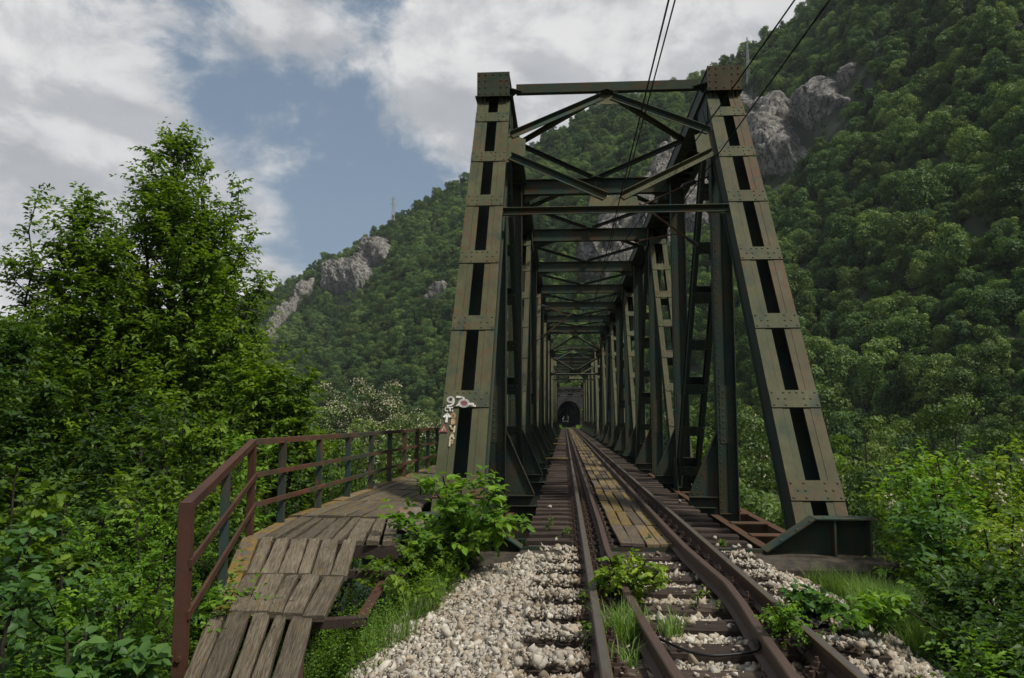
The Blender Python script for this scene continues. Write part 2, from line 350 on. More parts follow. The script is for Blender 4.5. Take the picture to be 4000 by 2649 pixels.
# ------------------------------------------------------------------ hills: one ridge line, surveyed as bearing -> base distance, ridge distance, ridge height
SKYLINE = [(1041, 1123), (1160, 1063), (1259, 986), (1350, 958), (1469, 881), (1560, 831), (1623, 782), (1715, 726), (1778, 684), (1900, 630), (2061, 561), (2150, 496),
           (2250, 431), (2333, 386), (2457, 354), (2617, 312), (2753, 259), (2836, 212), (2947, 132), (3079, 57), (3159, 0)]
_th, _el = [], []
for x, y in SKYLINE:
    d = ray(x, y); _th.append(math.atan2(d[0], d[1])); _el.append(d[2]/math.hypot(d[0], d[1]))
_th = [R(-180), R(-75), R(-45), R(-30), R(-24)]+_th+[R(24), R(33), R(45), R(70), R(110), R(180)]
_el = [.10, .10, .10, .12, .145]+_el+[.66, .80, .86, .70, .3, .10]
_T0 = [R(a) for a in (-180, -90, -50, -30, -17, -7, 0, 6, 14, 25, 40, 70, 120, 180)]
_R0 = [300, 320, 330, 310, 280, 225, 178, 160, 134, 112, 100, 120, 200, 300]
_R1 = [560, 560, 540, 520, 500, 450, 410, 390, 360, 335, 310, 330, 420, 560]
HILL_BASE = -7.0
def base_r(th): return np.interp(th, _T0, _R0)
def ridge_r(th): return np.interp(th, _T0, _R1)
def hill_h(X, Y):
    dx, dy = np.asarray(X, float)-CAM[0], np.asarray(Y, float)-CAM[1]
    r = np.hypot(dx, dy); th = np.arctan2(dx, dy)
    r0, r1 = base_r(th), ridge_r(th); H = np.interp(th, _th, _el)*r1+1.5-5.5
    u = (r-r0)/(r1-r0); uc = np.clip(u, 0, 1)
    prof = .22*uc**2+.78*uc
    gull = (fbm(th*9+3, r*.006, 3, 4)-.5)*44+(fbm(np.asarray(X)*.018, np.asarray(Y)*.018, 9, 4)-.5)*22
    h = HILL_BASE+(H-HILL_BASE)*prof+gull*np.sin(np.pi*uc)**.8
    back = np.clip((r-r1)/260, 0, None)
    h = np.where(u > 1, H+(-12-H)*np.clip(back, 0, 1.02), h)
    h = np.where(u < 0, HILL_BASE-3*np.clip((r0-r)/14, 0, 1), h)
    return h
TUN_Y0, TUN_Y1, TUN_W, TUN_H = 176.0, 655.0, 2.55, 5.9
def build_hills():
    thd = np.concatenate([np.arange(-180, -40, 4), np.arange(-40, 40, .35), np.arange(40, 181, 4)])
    th = np.radians(thd); n, m = len(th), 64
    V = np.zeros((n, m, 3))
    for j in range(m):
        f = j/(m-1)
        r0, r1 = base_r(th), ridge_r(th)
        r = np.where(f < .8, r0-14+(r1-r0+14)*min(f/.8, 1), r1+(f-.8)/.2*275)
        V[:, j, 0] = CAM[0]+np.sin(th)*r; V[:, j, 1] = CAM[1]+np.cos(th)*r
        V[:, j, 2] = hill_h(V[:, j, 0], V[:, j, 1])
    idx = np.arange(n*m).reshape(n, m)
    Q = np.stack([idx[:-1, :-1], idx[1:, :-1], idx[1:, 1:], idx[:-1, 1:]], -1).reshape(-1, 4)
    P = V.reshape(-1, 3); c = P[Q].mean(1); lo = P[Q][:, :, 2].min(1)
    hole = (np.abs(c[:, 0]) < 4.2) & (lo < 7.5) & (c[:, 1] > 150)
    put('hill', tri_mesh('hill', P, Q[~hole], M['hillground'], smooth=True), kind='structure', label='steep wooded mountainside rising behind the bridge')
build_hills()

# ------------------------------------------------------------------ the near ground: an embankment that stops at the bridge, the valley below, the river
def ground_h(X, Y):
    X = np.asarray(X, float); Y = np.asarray(Y, float)
    cx = -.35; hw = 2.0
    dl = np.clip((cx-hw)-X, 0, None); dr = np.clip(X-(cx+hw+.1), 0, None)
    left = -.42-.62*dl+.012*dl**2*np.where(dl < 20, 1, 0); left = np.maximum(left, -7.0)
    right = -.42-.34*dr-.010*dr**2; right = np.maximum(right, -6.0)
    emb = np.where(dl > 0, left, np.where(dr > 0, right, -.42))
    u = np.clip((Y-9.0-np.clip(np.abs(X)-3.2, 0, 6)*.35)/13, 0, 1); u = u*u*(3-2*u)
    z = emb*(1-u)+np.minimum(emb, -9.0)*u
    side = np.clip((np.abs(X)-2.4)/2.5, 0, 1)
    z = z+(fbm(X*.35, Y*.35, 5, 3)-.5)*.55*side
    riv = np.exp(-((Y-62+.35*X)/26)**2); z = z-2.4*riv*u
    return z
def bed_z(X, Y):
    xs = [-3.2, -2.55, -1.9, -1.45, 1.15, 1.45, 1.95, 2.5]; zs = [-.85, -.50, -.33, -.262, -.268, -.32, -.46, -.66]; z_ = .03*(np.abs(X) > .83)*(np.abs(X) < 1.5)+.03*(X < -.86)*(X > -1.6)
    return np.interp(X, xs, zs)+z_+.03*(fbm(X*2.2, Y*2.2, 12, 2)-.5)
def build_ground():
    xs = np.concatenate([np.arange(-130, -14, 4), np.arange(-14, 14, .35), np.arange(14, 131, 4)]); ys = np.concatenate([np.arange(-40, -1, 3), np.arange(-1, 24, .35), np.arange(24, 190, 4)])
    XX, YY = np.meshgrid(xs, ys, indexing='ij'); Z = ground_h(XX, YY)
    n, m = XX.shape; idx = np.arange(n*m).reshape(n, m)
    Q = np.stack([idx[:-1, :-1], idx[1:, :-1], idx[1:, 1:], idx[:-1, 1:]], -1).reshape(-1, 4)
    P = np.stack([XX, YY, Z], -1).reshape(-1, 3); c = P[Q].mean(1)
    ab = (np.abs(c[:, 0]) < 2.9) & (c[:, 1] > 9.95) & (c[:, 1] < 11.6)
    put('ground', tri_mesh('ground', P, Q[~ab], M['soil'], smooth=True), kind='structure', label='earth embankment and valley floor below the bridge')
    mb = MB().box(-1400, 1400, -1400, 1400, -13.0, -12.0); mb.obj('valley_floor', M['soil'], kind='structure', label='flat valley land out to the horizon')
    a = MB(); a.add([(-128, 60, -10.6), (128, -20, -10.6), (128, 70, -10.6), (-128, 150, -10.6)], [(0, 1, 2, 3)]); a.obj('river', M['water'], kind='structure', label='dark green river under the bridge')
    # gravel bed under the loose stones
    pts = [-2.95, -2.55, -2.2, -1.9, -1.45, -.9, 0, .9, 1.15, 1.45, 1.95, 2.3]
    ysb = np.arange(-12, 9.95, .5); vs = [(x, y, float(bed_z(np.array(x), np.array(y)))-.022) for y in ysb for x in pts]
    k = len(pts); fs = [(i*k+j, i*k+j+1, (i+1)*k+j+1, (i+1)*k+j) for i in range(len(ysb)-1) for j in range(k-1)]
    MB().add(vs, fs).obj('track_bed', M['gravelbed'], kind='structure', label='gravel bed under the track ballast')
build_ground()

# ------------------------------------------------------------------ the far bank, tunnel
def arch(y, w, h, k=18, spring=.52):
    """horseshoe outline from left foot to right foot"""
    hs = h*spring-.2; pts = [(-w*.94, y, -.36), (-w, y, hs*.55)]
    for i in range(k+1):
        a = math.pi*(1-i/k); pts.append((w*math.cos(a), y, hs+(h-hs-.2)*math.sin(a)))
    return pts+[(w, y, hs*.55), (w*.94, y, -.36)]
def build_tunnel():
    t = thing('tunnel_portal', 'dark tunnel mouth in a sooty masonry wall where the track ends', 'tunnel', (0, TUN_Y0, -.36))
    o = Vector(t.location)
    A = arch(TUN_Y0, TUN_W, TUN_H); n = len(A); top = 8.4; wx = 6.0
    outer = []
    for (x, y, z) in A:
        if z < 0: outer.append((math.copysign(wx, x), y, z))
        else:
            ang = math.atan2(z-1.0, x); s = min(wx/abs(math.cos(ang)) if abs(math.cos(ang)) > 1e-3 else 99, (top-1.0)/abs(math.sin(ang)) if abs(math.sin(ang)) > 1e-3 else 99)
            outer.append((s*math.cos(ang), y, 1.0+s*math.sin(ang)))
    mb = MB(); P0 = [Vector(p)-o for p in A]; P1 = [Vector(p)-o for p in outer]
    mb.add(P0+P1, [(i, i+1, n+i+1, n+i) for i in range(n-1)])
    B1 = [p+Vector((0, 14, 0)) for p in P1]; mb.add(P1+B1, [(i, i+1, n+i+1, n+i) for i in range(n-1)])
    mb.obj('portal_wall', M['tunnelwall'], t)
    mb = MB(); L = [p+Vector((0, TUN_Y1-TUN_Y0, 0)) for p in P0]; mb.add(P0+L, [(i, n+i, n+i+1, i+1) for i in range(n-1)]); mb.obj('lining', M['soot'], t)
    mb = MB()
    for i in range(1, n-2):          # ring of voussoirs proud of the wall
        a, b = Vector(P0[i]), Vector(P0[i+1]); c = Vector((0, 0, 2.2)); oa = a+(a-c).normalized()*.55; ob = b+(b-c).normalized()*.55
        f = Vector((0, -.08, 0)); m_ = .02
        q = [a.lerp(b, m_), b.lerp(a, m_), ob.lerp(oa, m_), oa.lerp(ob, m_)]
        mb.add([p+f for p in q]+q, [(0, 1, 2, 3), (0, 4, 5, 1), (1, 5, 6, 2), (2, 6, 7, 3), (3, 7, 4, 0)])
    mb.obj('arch_stones', M['tunnelwall'], t, kind='stuff')
    mb = MB().box(-wx-.3, wx+.3, -.25, 1.2, top-.02+.36, top+.5+.36); mb.obj('coping', M['tunnelwall'], t)
    MB().box(-TUN_W*.93, TUN_W*.93, TUN_Y0+.02, TUN_Y1+6, -1.0, -.34).obj('tunnel_floor', M['gravelbed'], kind='structure', label='dark gravel floor inside the tunnel')
    bk = MB()
    bk.add([(-9, 141, -11), (9, 141, -11), (9, 177, -11), (-9, 177, -11), (-4.2, 141, -.42), (4.2, 141, -.42), (4.2, TUN_Y0, -.42), (-4.2, TUN_Y0, -.42)], [(0, 1, 5, 4), (1, 2, 6, 5), (3, 0, 4, 7), (4, 5, 6, 7)])
    bk.obj('far_bank', M['soil'], kind='structure', label='short grassy bank between the bridge and the tunnel')
build_tunnel()
def build_abutments():
    mb = MB()
    pr = [(-3.15, -12), (3.02, -12), (3.02, -.20), (-3.15, -.20)]
    # near abutment: a worn ledge the bridge sits on, its edges chipped
    xs = np.linspace(-3.15, 3.02, 40); vs = []
    for i, x in enumerate(xs):
        e = .035*fbm(np.array(x*6.0), np.array(1.0), 4, 3); vs += [(x, 9.72+e, -7), (x, 9.70+e, -.30), (x, 9.77+e, -.205-e*.8), (x, 10.55, -.20), (x, 10.56, -.98), (x, 11.7, -.99), (x, 11.7, -7)]
    fs = [(i*7+j, i*7+j+1, (i+1)*7+j+1, (i+1)*7+j) for i in range(39) for j in range(6)]+[tuple(range(7)), tuple(273+j for j in range(6, -1, -1))]
    mb.add(vs, fs); tag(mb.obj('abutment', M['concrete']), 'weathered concrete abutment ledge under the near end of the bridge', 'abutment')
    mb = MB().box(-3.4, 3.4, 138.6, 141.2, -12, -.9); tag(mb.obj('abutment', M['concrete']), 'concrete abutment under the far end of the bridge by the tunnel', 'abutment')
    mb = MB().box(-3.3, 3.3, 72.6, 75.6, -12.5, -1.25); tag(mb.obj('river_pier', M['concrete']), 'masonry pier standing in the river between the two bridge spans', 'pier')
build_abutments()

# ------------------------------------------------------------------ crags standing out of the wooded slope
def hit(x, y):
    """where the sight line to a point on the hillside meets it"""
    d = ray(x, y); h = math.hypot(d[0], d[1]); r = np.arange(90, 620, .5); X = CAM[0]+d[0]/h*r; Y = CAM[1]+d[1]/h*r; Z = CAM[2]+d[2]/h*r
    k = np.argmax(hill_h(X, Y) >= Z); return (X[k], Y[k]) if k else (X[-1], Y[-1])
def inside(X, Y, poly):
    X = np.asarray(X); Y = np.asarray(Y); r = np.zeros(X.shape, bool); j = len(poly)-1
    for i in range(len(poly)):
        (xi, yi), (xj, yj) = poly[i], poly[j]; r ^= ((yi > Y) != (yj > Y)) & (X < (xj-xi)*(Y-yi)/(yj-yi+1e-12)+xi); j = i
    return r
def edge_dist(X, Y, poly):
    d = np.full(np.shape(X), 1e9)
    for i in range(len(poly)):
        a = np.array(poly[i-1]); b = np.array(poly[i]); ab = b-a; t = np.clip(((X-a[0])*ab[0]+(Y-a[1])*ab[1])/(ab@ab+1e-9), 0, 1)
        d = np.minimum(d, np.hypot(X-a[0]-t*ab[0], Y-a[1]-t*ab[1]))
    return d
zA = lambda L: [(2700+x/1.742, y/1.742) for x, y in L]
zB = lambda L: [(2100+x/2.24, 500+y/2.24) for x, y in L]
zC = lambda L: [(950+x/1.4255, 600+y/1.4255) for x, y in L]
CRAGS = [
 ('pale grey crag tapering to a jagged point beside the right end post', zA([(400, 800), (330, 680), (370, 640), (440, 690), (480, 760), (500, 850), (560, 720), (640, 655), (710, 700), (720, 790), (690, 830), (830, 1030), (800, 1080), (700, 1160), (600, 1200), (470, 1215), (430, 1060)]), 7),
 ('upper grey crag with stepped pinnacles on the right hillside', zA([(720, 800), (780, 700), (830, 610), (880, 570), (940, 520), (980, 550), (1020, 610), (1080, 690), (950, 770), (880, 820), (780, 860)]), 6),
 ('small grey pinnacle showing between trees above the stepped crag', zA([(1070, 500), (1090, 430), (1120, 430), (1130, 490), (1100, 520), (1040, 600), (1010, 560)]), 4),
 ('big pale cliff seen through the bridge truss under the top beams', zB([(1180, 170), (1050, 240), (980, 390), (1010, 520), (740, 700), (600, 780), (560, 960), (520, 1080), (360, 1270), (480, 1320), (610, 1290), (800, 1160), (880, 1010), (1280, 880), (1500, 870), (1500, 380), (1420, 380)]), 8),
 ('narrow white rock rib running down the left hillside', zC([(130, 960), (200, 890), (330, 750), (400, 690), (405, 750), (330, 830), (200, 960), (190, 1040), (120, 1040)]), 5),
 ('broken grey cliff below the pylon on the left hillside', zC([(440, 690), (540, 620), (660, 600), (670, 550), (740, 475), (800, 475), (825, 520), (790, 590), (720, 600), (720, 680), (640, 760), (540, 770), (440, 760)]), 6),
 ('small rock outcrop in the woods just left of the left end post', zC([(1000, 820), (1060, 760), (1140, 710), (1140, 770), (1020, 830)]), 3),
 ('rough rock cutting at the foot of the right hillside', [(3620, 1575), (3800, 1560), (3900, 1545), (4080, 1540), (4080, 1600), (3850, 1600), (3660, 1595)], 2.0),
]
CRAG_XY = []
def build_crags():
    for i, (lab, px, amp) in enumerate(CRAGS):
        poly = [hit(*p) for p in px]; P = np.array(poly); CRAG_XY.append(poly)
        lo, hi = P.min(0)-2, P.max(0)+2; st = max(.40, (hi-lo).max()/150)
        xs, ys = np.arange(lo[0], hi[0], st), np.arange(lo[1], hi[1], st); XX, YY = np.meshgrid(xs, ys, indexing='ij')
        wob = (fbm(XX*.25, YY*.25, 40+i, 3)-.5)*3
        dd = edge_dist(XX, YY, poly)*np.where(inside(XX, YY, poly), 1, -1)+wob
        env = np.clip(dd/5.0, -.5, 1)
        e = 1.0; H = hill_h(XX, YY); gx = (hill_h(XX+e, YY)-hill_h(XX-e, YY))/(2*e); gy = (hill_h(XX, YY+e)-hill_h(XX, YY-e))/(2*e)
        N = norm(np.stack([-gx, -gy, np.ones_like(gx)], -1))
        # steps and ribs: the height goes into ledges, the ribs run down the slope
        n1 = 1-np.abs(2*fbm(XX*.10+.3*i, YY*.10, 60+i, 5)-1); n2 = 1-np.abs(2*fbm(XX*.33, YY*.33, 80+i, 4)-1); n3 = fbm(XX*.9, YY*.9, 90+i, 3)
        n4 = fbm(XX*2.1, YY*2.1, 95+i, 2); rid = 1-np.abs(2*fbm((XX*np.cos(.5)+YY*np.sin(.5))*.55, (YY*np.cos(.5)-XX*np.sin(.5))*.12, 70+i, 4)-1)
        disp = np.where(env > 0, env*amp*.55*(.15+.85*n1**1.6)+np.sqrt(np.clip(env, 0, 1))*(n2*3.6+rid*4.2+n3*2.8+n4*1.8-3.0), env*4)
        V = np.stack([XX, YY, H-.8], -1)+N*disp[..., None]
        n, m = XX.shape; idx = np.arange(n*m).reshape(n, m); Q = np.stack([idx[:-1, :-1], idx[1:, :-1], idx[1:, 1:], idx[:-1, 1:]], -1).reshape(-1, 4)
        keep = (dd > -2.5).ravel()[Q].any(1); V = V.reshape(-1, 3)
        u, inv = np.unique(Q[keep], return_inverse=True); o = V[u].mean(0)
        ob = put('rock_outcrop', tri_mesh('rock_outcrop', V[u]-o, inv.reshape(-1, 4), M['rock']), loc=tuple(o)); tag(ob, lab, 'rock')
build_crags()
# ------------------------------------------------------------------ the bridge: two equal riveted truss spans
PN, Y0 = 6.27, 10.66
TX = 2.55                                  # truss planes at x = +-TX
ZB, ZT = -.75, 9.0
SPAN_SHIFT = 64.1
YC = Y0+5*PN
XAX = np.array([1.0, 0, 0])
def yz(Y, Z): return np.array([0, Y, Z])
RIV = MB()                                  # rivet heads of the near panels
def rivet(c, n, r=.019):
    if project(c)[2] < 34: RIV.dome(c, n, r*(1 if project(c)[2] < 20 else 1.15), 6 if project(c)[2] < 20 else 4)
def laced_member(name, root, x0, A, B, w, dep, strip, front_n, zs, bh, mat_front, mat_body, closed=False, batn=.016):
    """two channels side by side joined by batten plates: A, B end points (Y, Z) of its axis; zs distances of the battens along it"""
    A = yz(*A)+XAX*x0; B = yz(*B)+XAX*x0; L = np.linalg.norm(B-A); t = (B-A)/L; n = np.array([0, front_n[0], front_n[1]]); n = unit(n-t*(n@t))
    body = MB()
    for s in (-1, 1):
        xc = s*(w/2-.045); body.obox(A+t*L/2+XAX*xc, XAX, t, n, .011, L/2, dep/2-.02)
        for q in (-1, 1):
            body.obox(A+t*L/2+XAX*s*(w/2-strip/2)+n*q*(dep/2-.012), XAX, t, n, strip/2, L/2, .011)
            body.obox(A+t*L/2+XAX*(s*(w/2-.045)-s*.052)+n*q*(dep/2-.055), XAX, t, n, .006, L/2, .03)
    # cover plate on the front strips, a hair proud, leaving a seam
    pls = []
    for s in (-1, 1):
        pl = MB(); pls.append(pl)
        pl.obox(A+t*L/2+XAX*s*(w/2-strip*.31)+n*(dep/2+.005), XAX, t, n, strip*.30, L/2-.01, .006)
        pl.obox(A+t*L/2+XAX*s*(w/2-strip*.81)+n*(dep/2+.002), XAX, t, n, strip*.185, L/2-.01, .003)
    for zb in zs[1::2] if len(zs) > 3 else zs:       # battens on the back
        body.obox(A+t*zb+n*-(dep/2+.009), XAX, t, n, w/2, bh/2, .008)
    if closed: body.obox(A+t*L/2-n*(dep/2-.03), XAX, t, n, w/2-.05, L/2-.02, .006)
    ob = body.obj(name, mat_body, root)
    for s, pl in zip((-1, 1), pls): pl.obj('cover_plate', M['fadedrust'] if closed and s > 0 and x0 > 0 else mat_front, ob)
    for j, zb in enumerate(zs):
        c = A+t*zb+n*(dep/2+.012+batn/2)
        MB().obox(c, XAX, t, n, w/2-.001, bh/2, batn/2).obj('batten_plate', M['fadedrust'] if closed and j == 0 else mat_front, ob)
        if front_n[0] < 0:
            rows = ((-.36, (-.44, -.20, .20, .44)), (0, (-.33, -.19, .19, .33)), (.36, (-.44, -.20, -.07, .07, .20, .44) if j % 2 else (-.44, -.20, .20, .44)))
            for rv, us in rows:
                for uu in us: rivet(c+t*rv*bh+XAX*uu*w+n*batn/2, n, .021)
    if front_n[0] < 0 and project(A)[2] < 22:         # rivet line on the inner web
        for s in (-1, 1):
            for zz in np.arange(.3, L-.2, .21): rivet(A+t*zz+XAX*(s*(w/2-.034))+n*(dep/2-.09), XAX*s)
    return ob
FN = unit((-8.6, 5.6))                      # outward normal of the portal plane, (Y, Z)
def front_y(z): return 11.0+z*5.6/8.6
def build_span(root):
    mir = lambda Y: 2*YC-Y
    # end posts
    for sx in (-1, 1):
        for far in (0, 1):
            z0, z1 = -.25, 8.66; ax = lambda z: front_y(z)+.25/abs(FN[0])
            A, B = (ax(z0), z0), (ax(z1), z1); fn = (FN[0], FN[1])
            if far: A, B, fn = (mir(A[0]), A[1]), (mir(B[0]), B[1]), (-FN[0], FN[1])
            k = math.hypot(5.6, 8.6)/8.6
            zs = [(z-z0)*k-.08 for z in (.43, 1.75, 3.08, 4.42, 5.74, 6.90, 8.06)]
            laced_member('end_post', root, sx*TX, A, B, .74, .50, .265, fn, zs, .32, M['faded'], M['dark'], True)
    # inner diagonals: rising away from odd top nodes, and back
    for sx in (-1, 1):
        for k in range(1, 9):
            ya, yb = Y0+k*PN, Y0+(k+1)*PN
            up = k % 2 == 0
            za, zb_ = (ZB, ZT) if up else (ZT, ZB)
            d = unit((yb-ya, zb_-za)); o_ = .55
            A, B = (ya+d[0]*o_, za+d[1]*o_), (yb-d[0]*o_, zb_-d[1]*o_)
            L = math.hypot(B[0]-A[0], B[1]-A[1])
            fn = (-1, .6) if up else (-1, -.6)
            zs = list(np.linspace(.55, L-.55, 8))
            laced_member('diagonal', root, sx*TX, A, B, .62, .40, .165 if up else .10, fn, zs, .30, M['faded'] if up else M['dark'], M['dark'])
    for sx in (-1, 1):
        ys0, ys1 = Y0+PN-.43, mir(Y0+PN-.43)
        tc = MB()
        for s in (-1, 1):
            tc.box(sx*TX+s*.325-.012, sx*TX+s*.325+.012, ys0+.03, ys1-.03, ZT-.27, ZT+.245)
            tc.box(sx*TX+s*.325-(.115 if s > 0 else -.012), sx*TX+s*.325+(-.012 if s > 0 else .115), ys0+.03, ys1-.03, ZT-.27, ZT-.255)
            tc.box(sx*TX+s*.325+(.013 if s > 0 else -.09), sx*TX+s*.325+(.09 if s > 0 else -.013), ys0+.03, ys1-.03, ZT-.268, ZT-.253)
        tc.box(sx*TX-.36, sx*TX+.36, ys0+.03, ys1-.03, ZT+.247, ZT+.268)
        ch = tc.obj('top_chord', M['dark'], root)
        bt = MB()
        for y in np.arange(ys0+.75, ys1-.4, .62): bt.box(sx*TX-.33, sx*TX+.33, y-.10, y+.10, ZT-.288, ZT-.272)
        bt.obj('batten_plates', M['dark'], ch, kind='stuff')
        for e, y in ((-1, ys0), (1, ys1)):
            MB().box(sx*TX-.365, sx*TX+.365, y-.012, y+.028, ZT-.285, ZT+.275).obj('end_plate', M['rustcap'] if sx > 0 else M['beam'], ch)
            if e < 0:
                for u in (-.31, -.17, 0, .17, .31):
                    for v in (-.22, -.08, .08, .22):
                        if abs(v) > .1 or abs(u) > .1: rivet((sx*TX+u, y-.012, ZT+v), (0, -1, 0), .022)
            st = MB()
            for u in (-.29, -.20, .20, .29): st.box(sx*TX+u-.008, sx*TX+u+.008, y-e*.04, y-e*.30, ZT-.60, ZT-.275)
            for u in (-.29, .29): st.box(sx*TX+u-.05, sx*TX+u+.05, y-e*.10, y-e*.115, ZT-.62, ZT-.45)
            st.obj('stiffener_plates', M['beam'], ch, kind='stuff')
        bc = MB()
        yb0, yb1 = Y0+.05, mir(Y0+.05)
        for s in (-1, 1):
            bc.box(sx*TX+s*.33-.012, sx*TX+s*.33+.012, yb0, yb1, ZB-.27, ZB+.24)
            for zz in (ZB+.242, ZB-.29): bc.box(sx*TX+s*.33-(.02 if s > 0 else .14), sx*TX+s*.33+(.14 if s > 0 else .02), yb0, yb1, zz, zz+.016)
        bo = bc.obj('bottom_chord', M['chordrust'], root); bt = MB()
        for y in np.arange(yb0+1.6, yb1-.4, 1.57): bt.box(sx*TX-.34, sx*TX+.34, y-.16, y+.16, ZB+.262, ZB+.276)
        bt.obj('batten_plates', M['chordrust'], bo, kind='stuff')
        # hangers, knees
        for k in range(1, 10):
            y = Y0+k*PN; xi = sx*(TX-.07); z0, z1 = ZB+.05, ZT-.28; ins = -sx
            h = MB(); h.box(xi-.20, xi+.20, y-.008, y+.008, z0, z1)
            for s in (-1, 1):
                h.box(xi+s*.20-.010, xi+s*.20+.010, y-.15, y+.15, z0, z1)
                for q in (-1, 1): h.box(xi+s*.105-.085, xi+s*.105+.085, y+q*.016-.006, y+q*.016+.006, z0, z1)
            ho = h.obj('hanger', M['dark'], root)
            sp = MB().box(xi-.13, xi+.13, y-.031, y-.023, 1.0, 2.25); sp.obj('splice_plate', M['beam'], ho)
            if k <= 3:
                for zz in np.arange(z0+.15, z1-.1, .165):
                    for s in (-1, 1): rivet((xi+s*.14, y-.024, zz), (0, -1, 0), .018)
                for zz in np.arange(1.08, 2.2, .13):
                    for s in (-.06, .06): rivet((xi+s, y-.032, zz), (0, -1, 0), .018)
                for zz in np.arange(z0+.2, z1-.2, .33): rivet((xi-sx*.212, y-.10, zz), (-sx, 0, 0), .018)
            # triangular knee with its edge flange and shelf
            xo = xi-sx*.215; xn = sx*1.66
            kb = MB(); kb.prism([(xo, y, 1.20), (xo, y, -.36), (xn, y, -.36), (xn, y, -.13)], (0, 1, 0), .014)
            ko = kb.obj('knee_bracket', M['dark'], root)
            MB().beam((xo, y, 1.24), (xn, y, -.10), .14, .014, (0, 1, 0)).obj('edge_flange', M['beam'], ko); MB().box(min(xo, xn), max(xo, xn), y-.13, y+.13, -.142, -.126).obj('shelf_flange', M['dark'], ko)
            if k <= 3:
                for f_ in np.linspace(.08, .92, 9): rivet((xo+(xn-xo)*f_+sx*.05, y-.009, 1.24-1.34*f_-.09), (0, -1, 0), .016)
                for f_ in np.linspace(.1, .9, 5): rivet((xo+(xn-xo)*f_, y-.009, -.05), (0, -1, 0), .016)
            # gusset plates where the members meet
            for s in (-1, 1):
                xg = sx*TX+s*.352
                if k % 2: pz = [((-.25 if k == 1 else -.95), ZT-.2), ((-.28 if k == 1 else -.62), ZT-.9), ((.28 if k == 9 else .62), ZT-.9), ((.25 if k == 9 else .95), ZT-.2)]
                else: pz = [(-1.0, ZB+.2), (-.75, ZB+1.15), (.75, ZB+1.15), (1.0, ZB+.2)]
                MB().prism([(xg, y+a, b) for a, b in pz], (1, 0, 0), .014).obj('gusset_plate', M['dark'], root)
    # beams across the top
    for k in range(2, 9):
        y = Y0+k*PN; b = MB(); x1 = TX-.35
        b.box(-x1, x1, y-.008, y+.008, 8.43, 8.88)
        for zz in (8.415, 8.88): b.box(-x1, x1, y-.115, y+.115, zz, zz+.015)
        b.box(-.012, .012, y-.10, y+.10, 8.431, 8.879)
        for s in (-1, 1):
            b.prism([(s*x1, y, 8.41), (s*(x1-.55), y, 8.41), (s*x1, y, 8.16)], (0, 1, 0), .012)
        b.obj('cross_beam', M['beam'], root)
        if k <= 4:
            for xx in np.arange(-x1+.1, x1, .21): rivet((xx, y-.010, 8.455), (0, -1, 0), .016)
    # flat bracing between the top chords: pairs of bars from each beam's middle to the chords half a panel off
    for k in range(1, 10):
        for e in (-1, 1):
            if (k == 1 and e < 0) or (k == 9 and e > 0): continue
            for s in (-1, 1):
                y = Y0+k*PN; A = np.array([0, y, 8.93]); B = np.array([s*(TX-.35), y+e*PN/2, 8.93]); t = unit(B-A); n = np.array([-t[1], t[0], 0])
                br = MB()
                for q in (-1, 1):
                    br.beam(A+t*.25+n*q*.062, B+n*q*.062, .085, .012, n)
                    br.beam(A+t*.25+n*q*.022, B+n*q*.022, .010, .085, n, .045)
                for f_ in np.linspace(.1, .9, 5): br.beam(A+(B-A)*(f_-.02)+[0, 0, .012], A+(B-A)*(f_+.02)+[0, 0, .012], .12, .010, n)
                br.obj('lateral_brace', M['faded'] if e > 0 else M['dark'], root)
        y = Y0+k*PN; MB().prism([(-.30, y, 8.915), (0, y-.22, 8.915), (.30, y, 8.915), (0, y+.22, 8.915)], (0, 0, 1), .010).obj('gusset_plate', M['dark'], root)
    # portals
    for far in (0, 1):
        fy = (lambda Y: mir(Y)) if far else (lambda Y: Y); e = -1 if far else 1
        n = np.array([0, FN[0]*e, FN[1]])
        Pp = lambda x, z, o=-.10: np.array([x, fy(front_y(z)), z])+n*o
        tt = unit(Pp(0, 2)-Pp(0, 1))
        # top strut
        y = Y0+PN; s_ = MB()
        s_.box(-2.06, 2.06, fy(y-.05), fy(y-.035), 8.94, 9.15); s_.box(-2.06, 2.06, fy(y-.035), fy(y+.14), 9.135, 9.15); s_.box(-2.06, 2.06, fy(y-.035), fy(y+.10), 8.94, 8.952)
        so = s_.obj('portal_strut', M['beam'], root)
        g = MB()
        for s in (-1, 1): g.prism([(s*2.06, fy(y+.03), 8.96), (s*1.9, fy(y-.10), 8.96), (s*2.24, fy(y-.34), 8.96), (s*2.24, fy(y+.3), 8.96)], (0, 0, 1), .014)
        g.obj('end_plates', M['dark'], so, kind='stuff')
        def L(A, B, w=.125, h=.11, up=True, mat='faded'):
            A = np.asarray(A); B = np.asarray(B); t = unit(B-A); sd = np.cross(n, t); sd = sd*(1 if sd[2] > 0 else -1)
            b = MB(); b.obox((A+B)/2, sd, t, n, w/2, np.linalg.norm(B-A)/2, .007); b.obox((A+B)/2+sd*(w/2+.006)+n*(h/2-.007), sd, t, n, .006, np.linalg.norm(B-A)/2, h/2)
            pass
            b.obj('portal_brace', M[mat], root)
            if not far:
                for f_ in (.02, .05, .08, .30, .34, .5, .66, .70, .92, .95, .98): rivet(A+(B-A)*f_+n*.007-sd*.02, n, .017)
        for s in (-1, 1):
            L(Pp(s*.10, 8.80), Pp(s*2.10, 7.66), mat='beam' if s < 0 else 'beam'); L(Pp(s*2.12, 7.06), Pp(s*.17, 5.93), mat='beam' if s < 0 else 'faded')
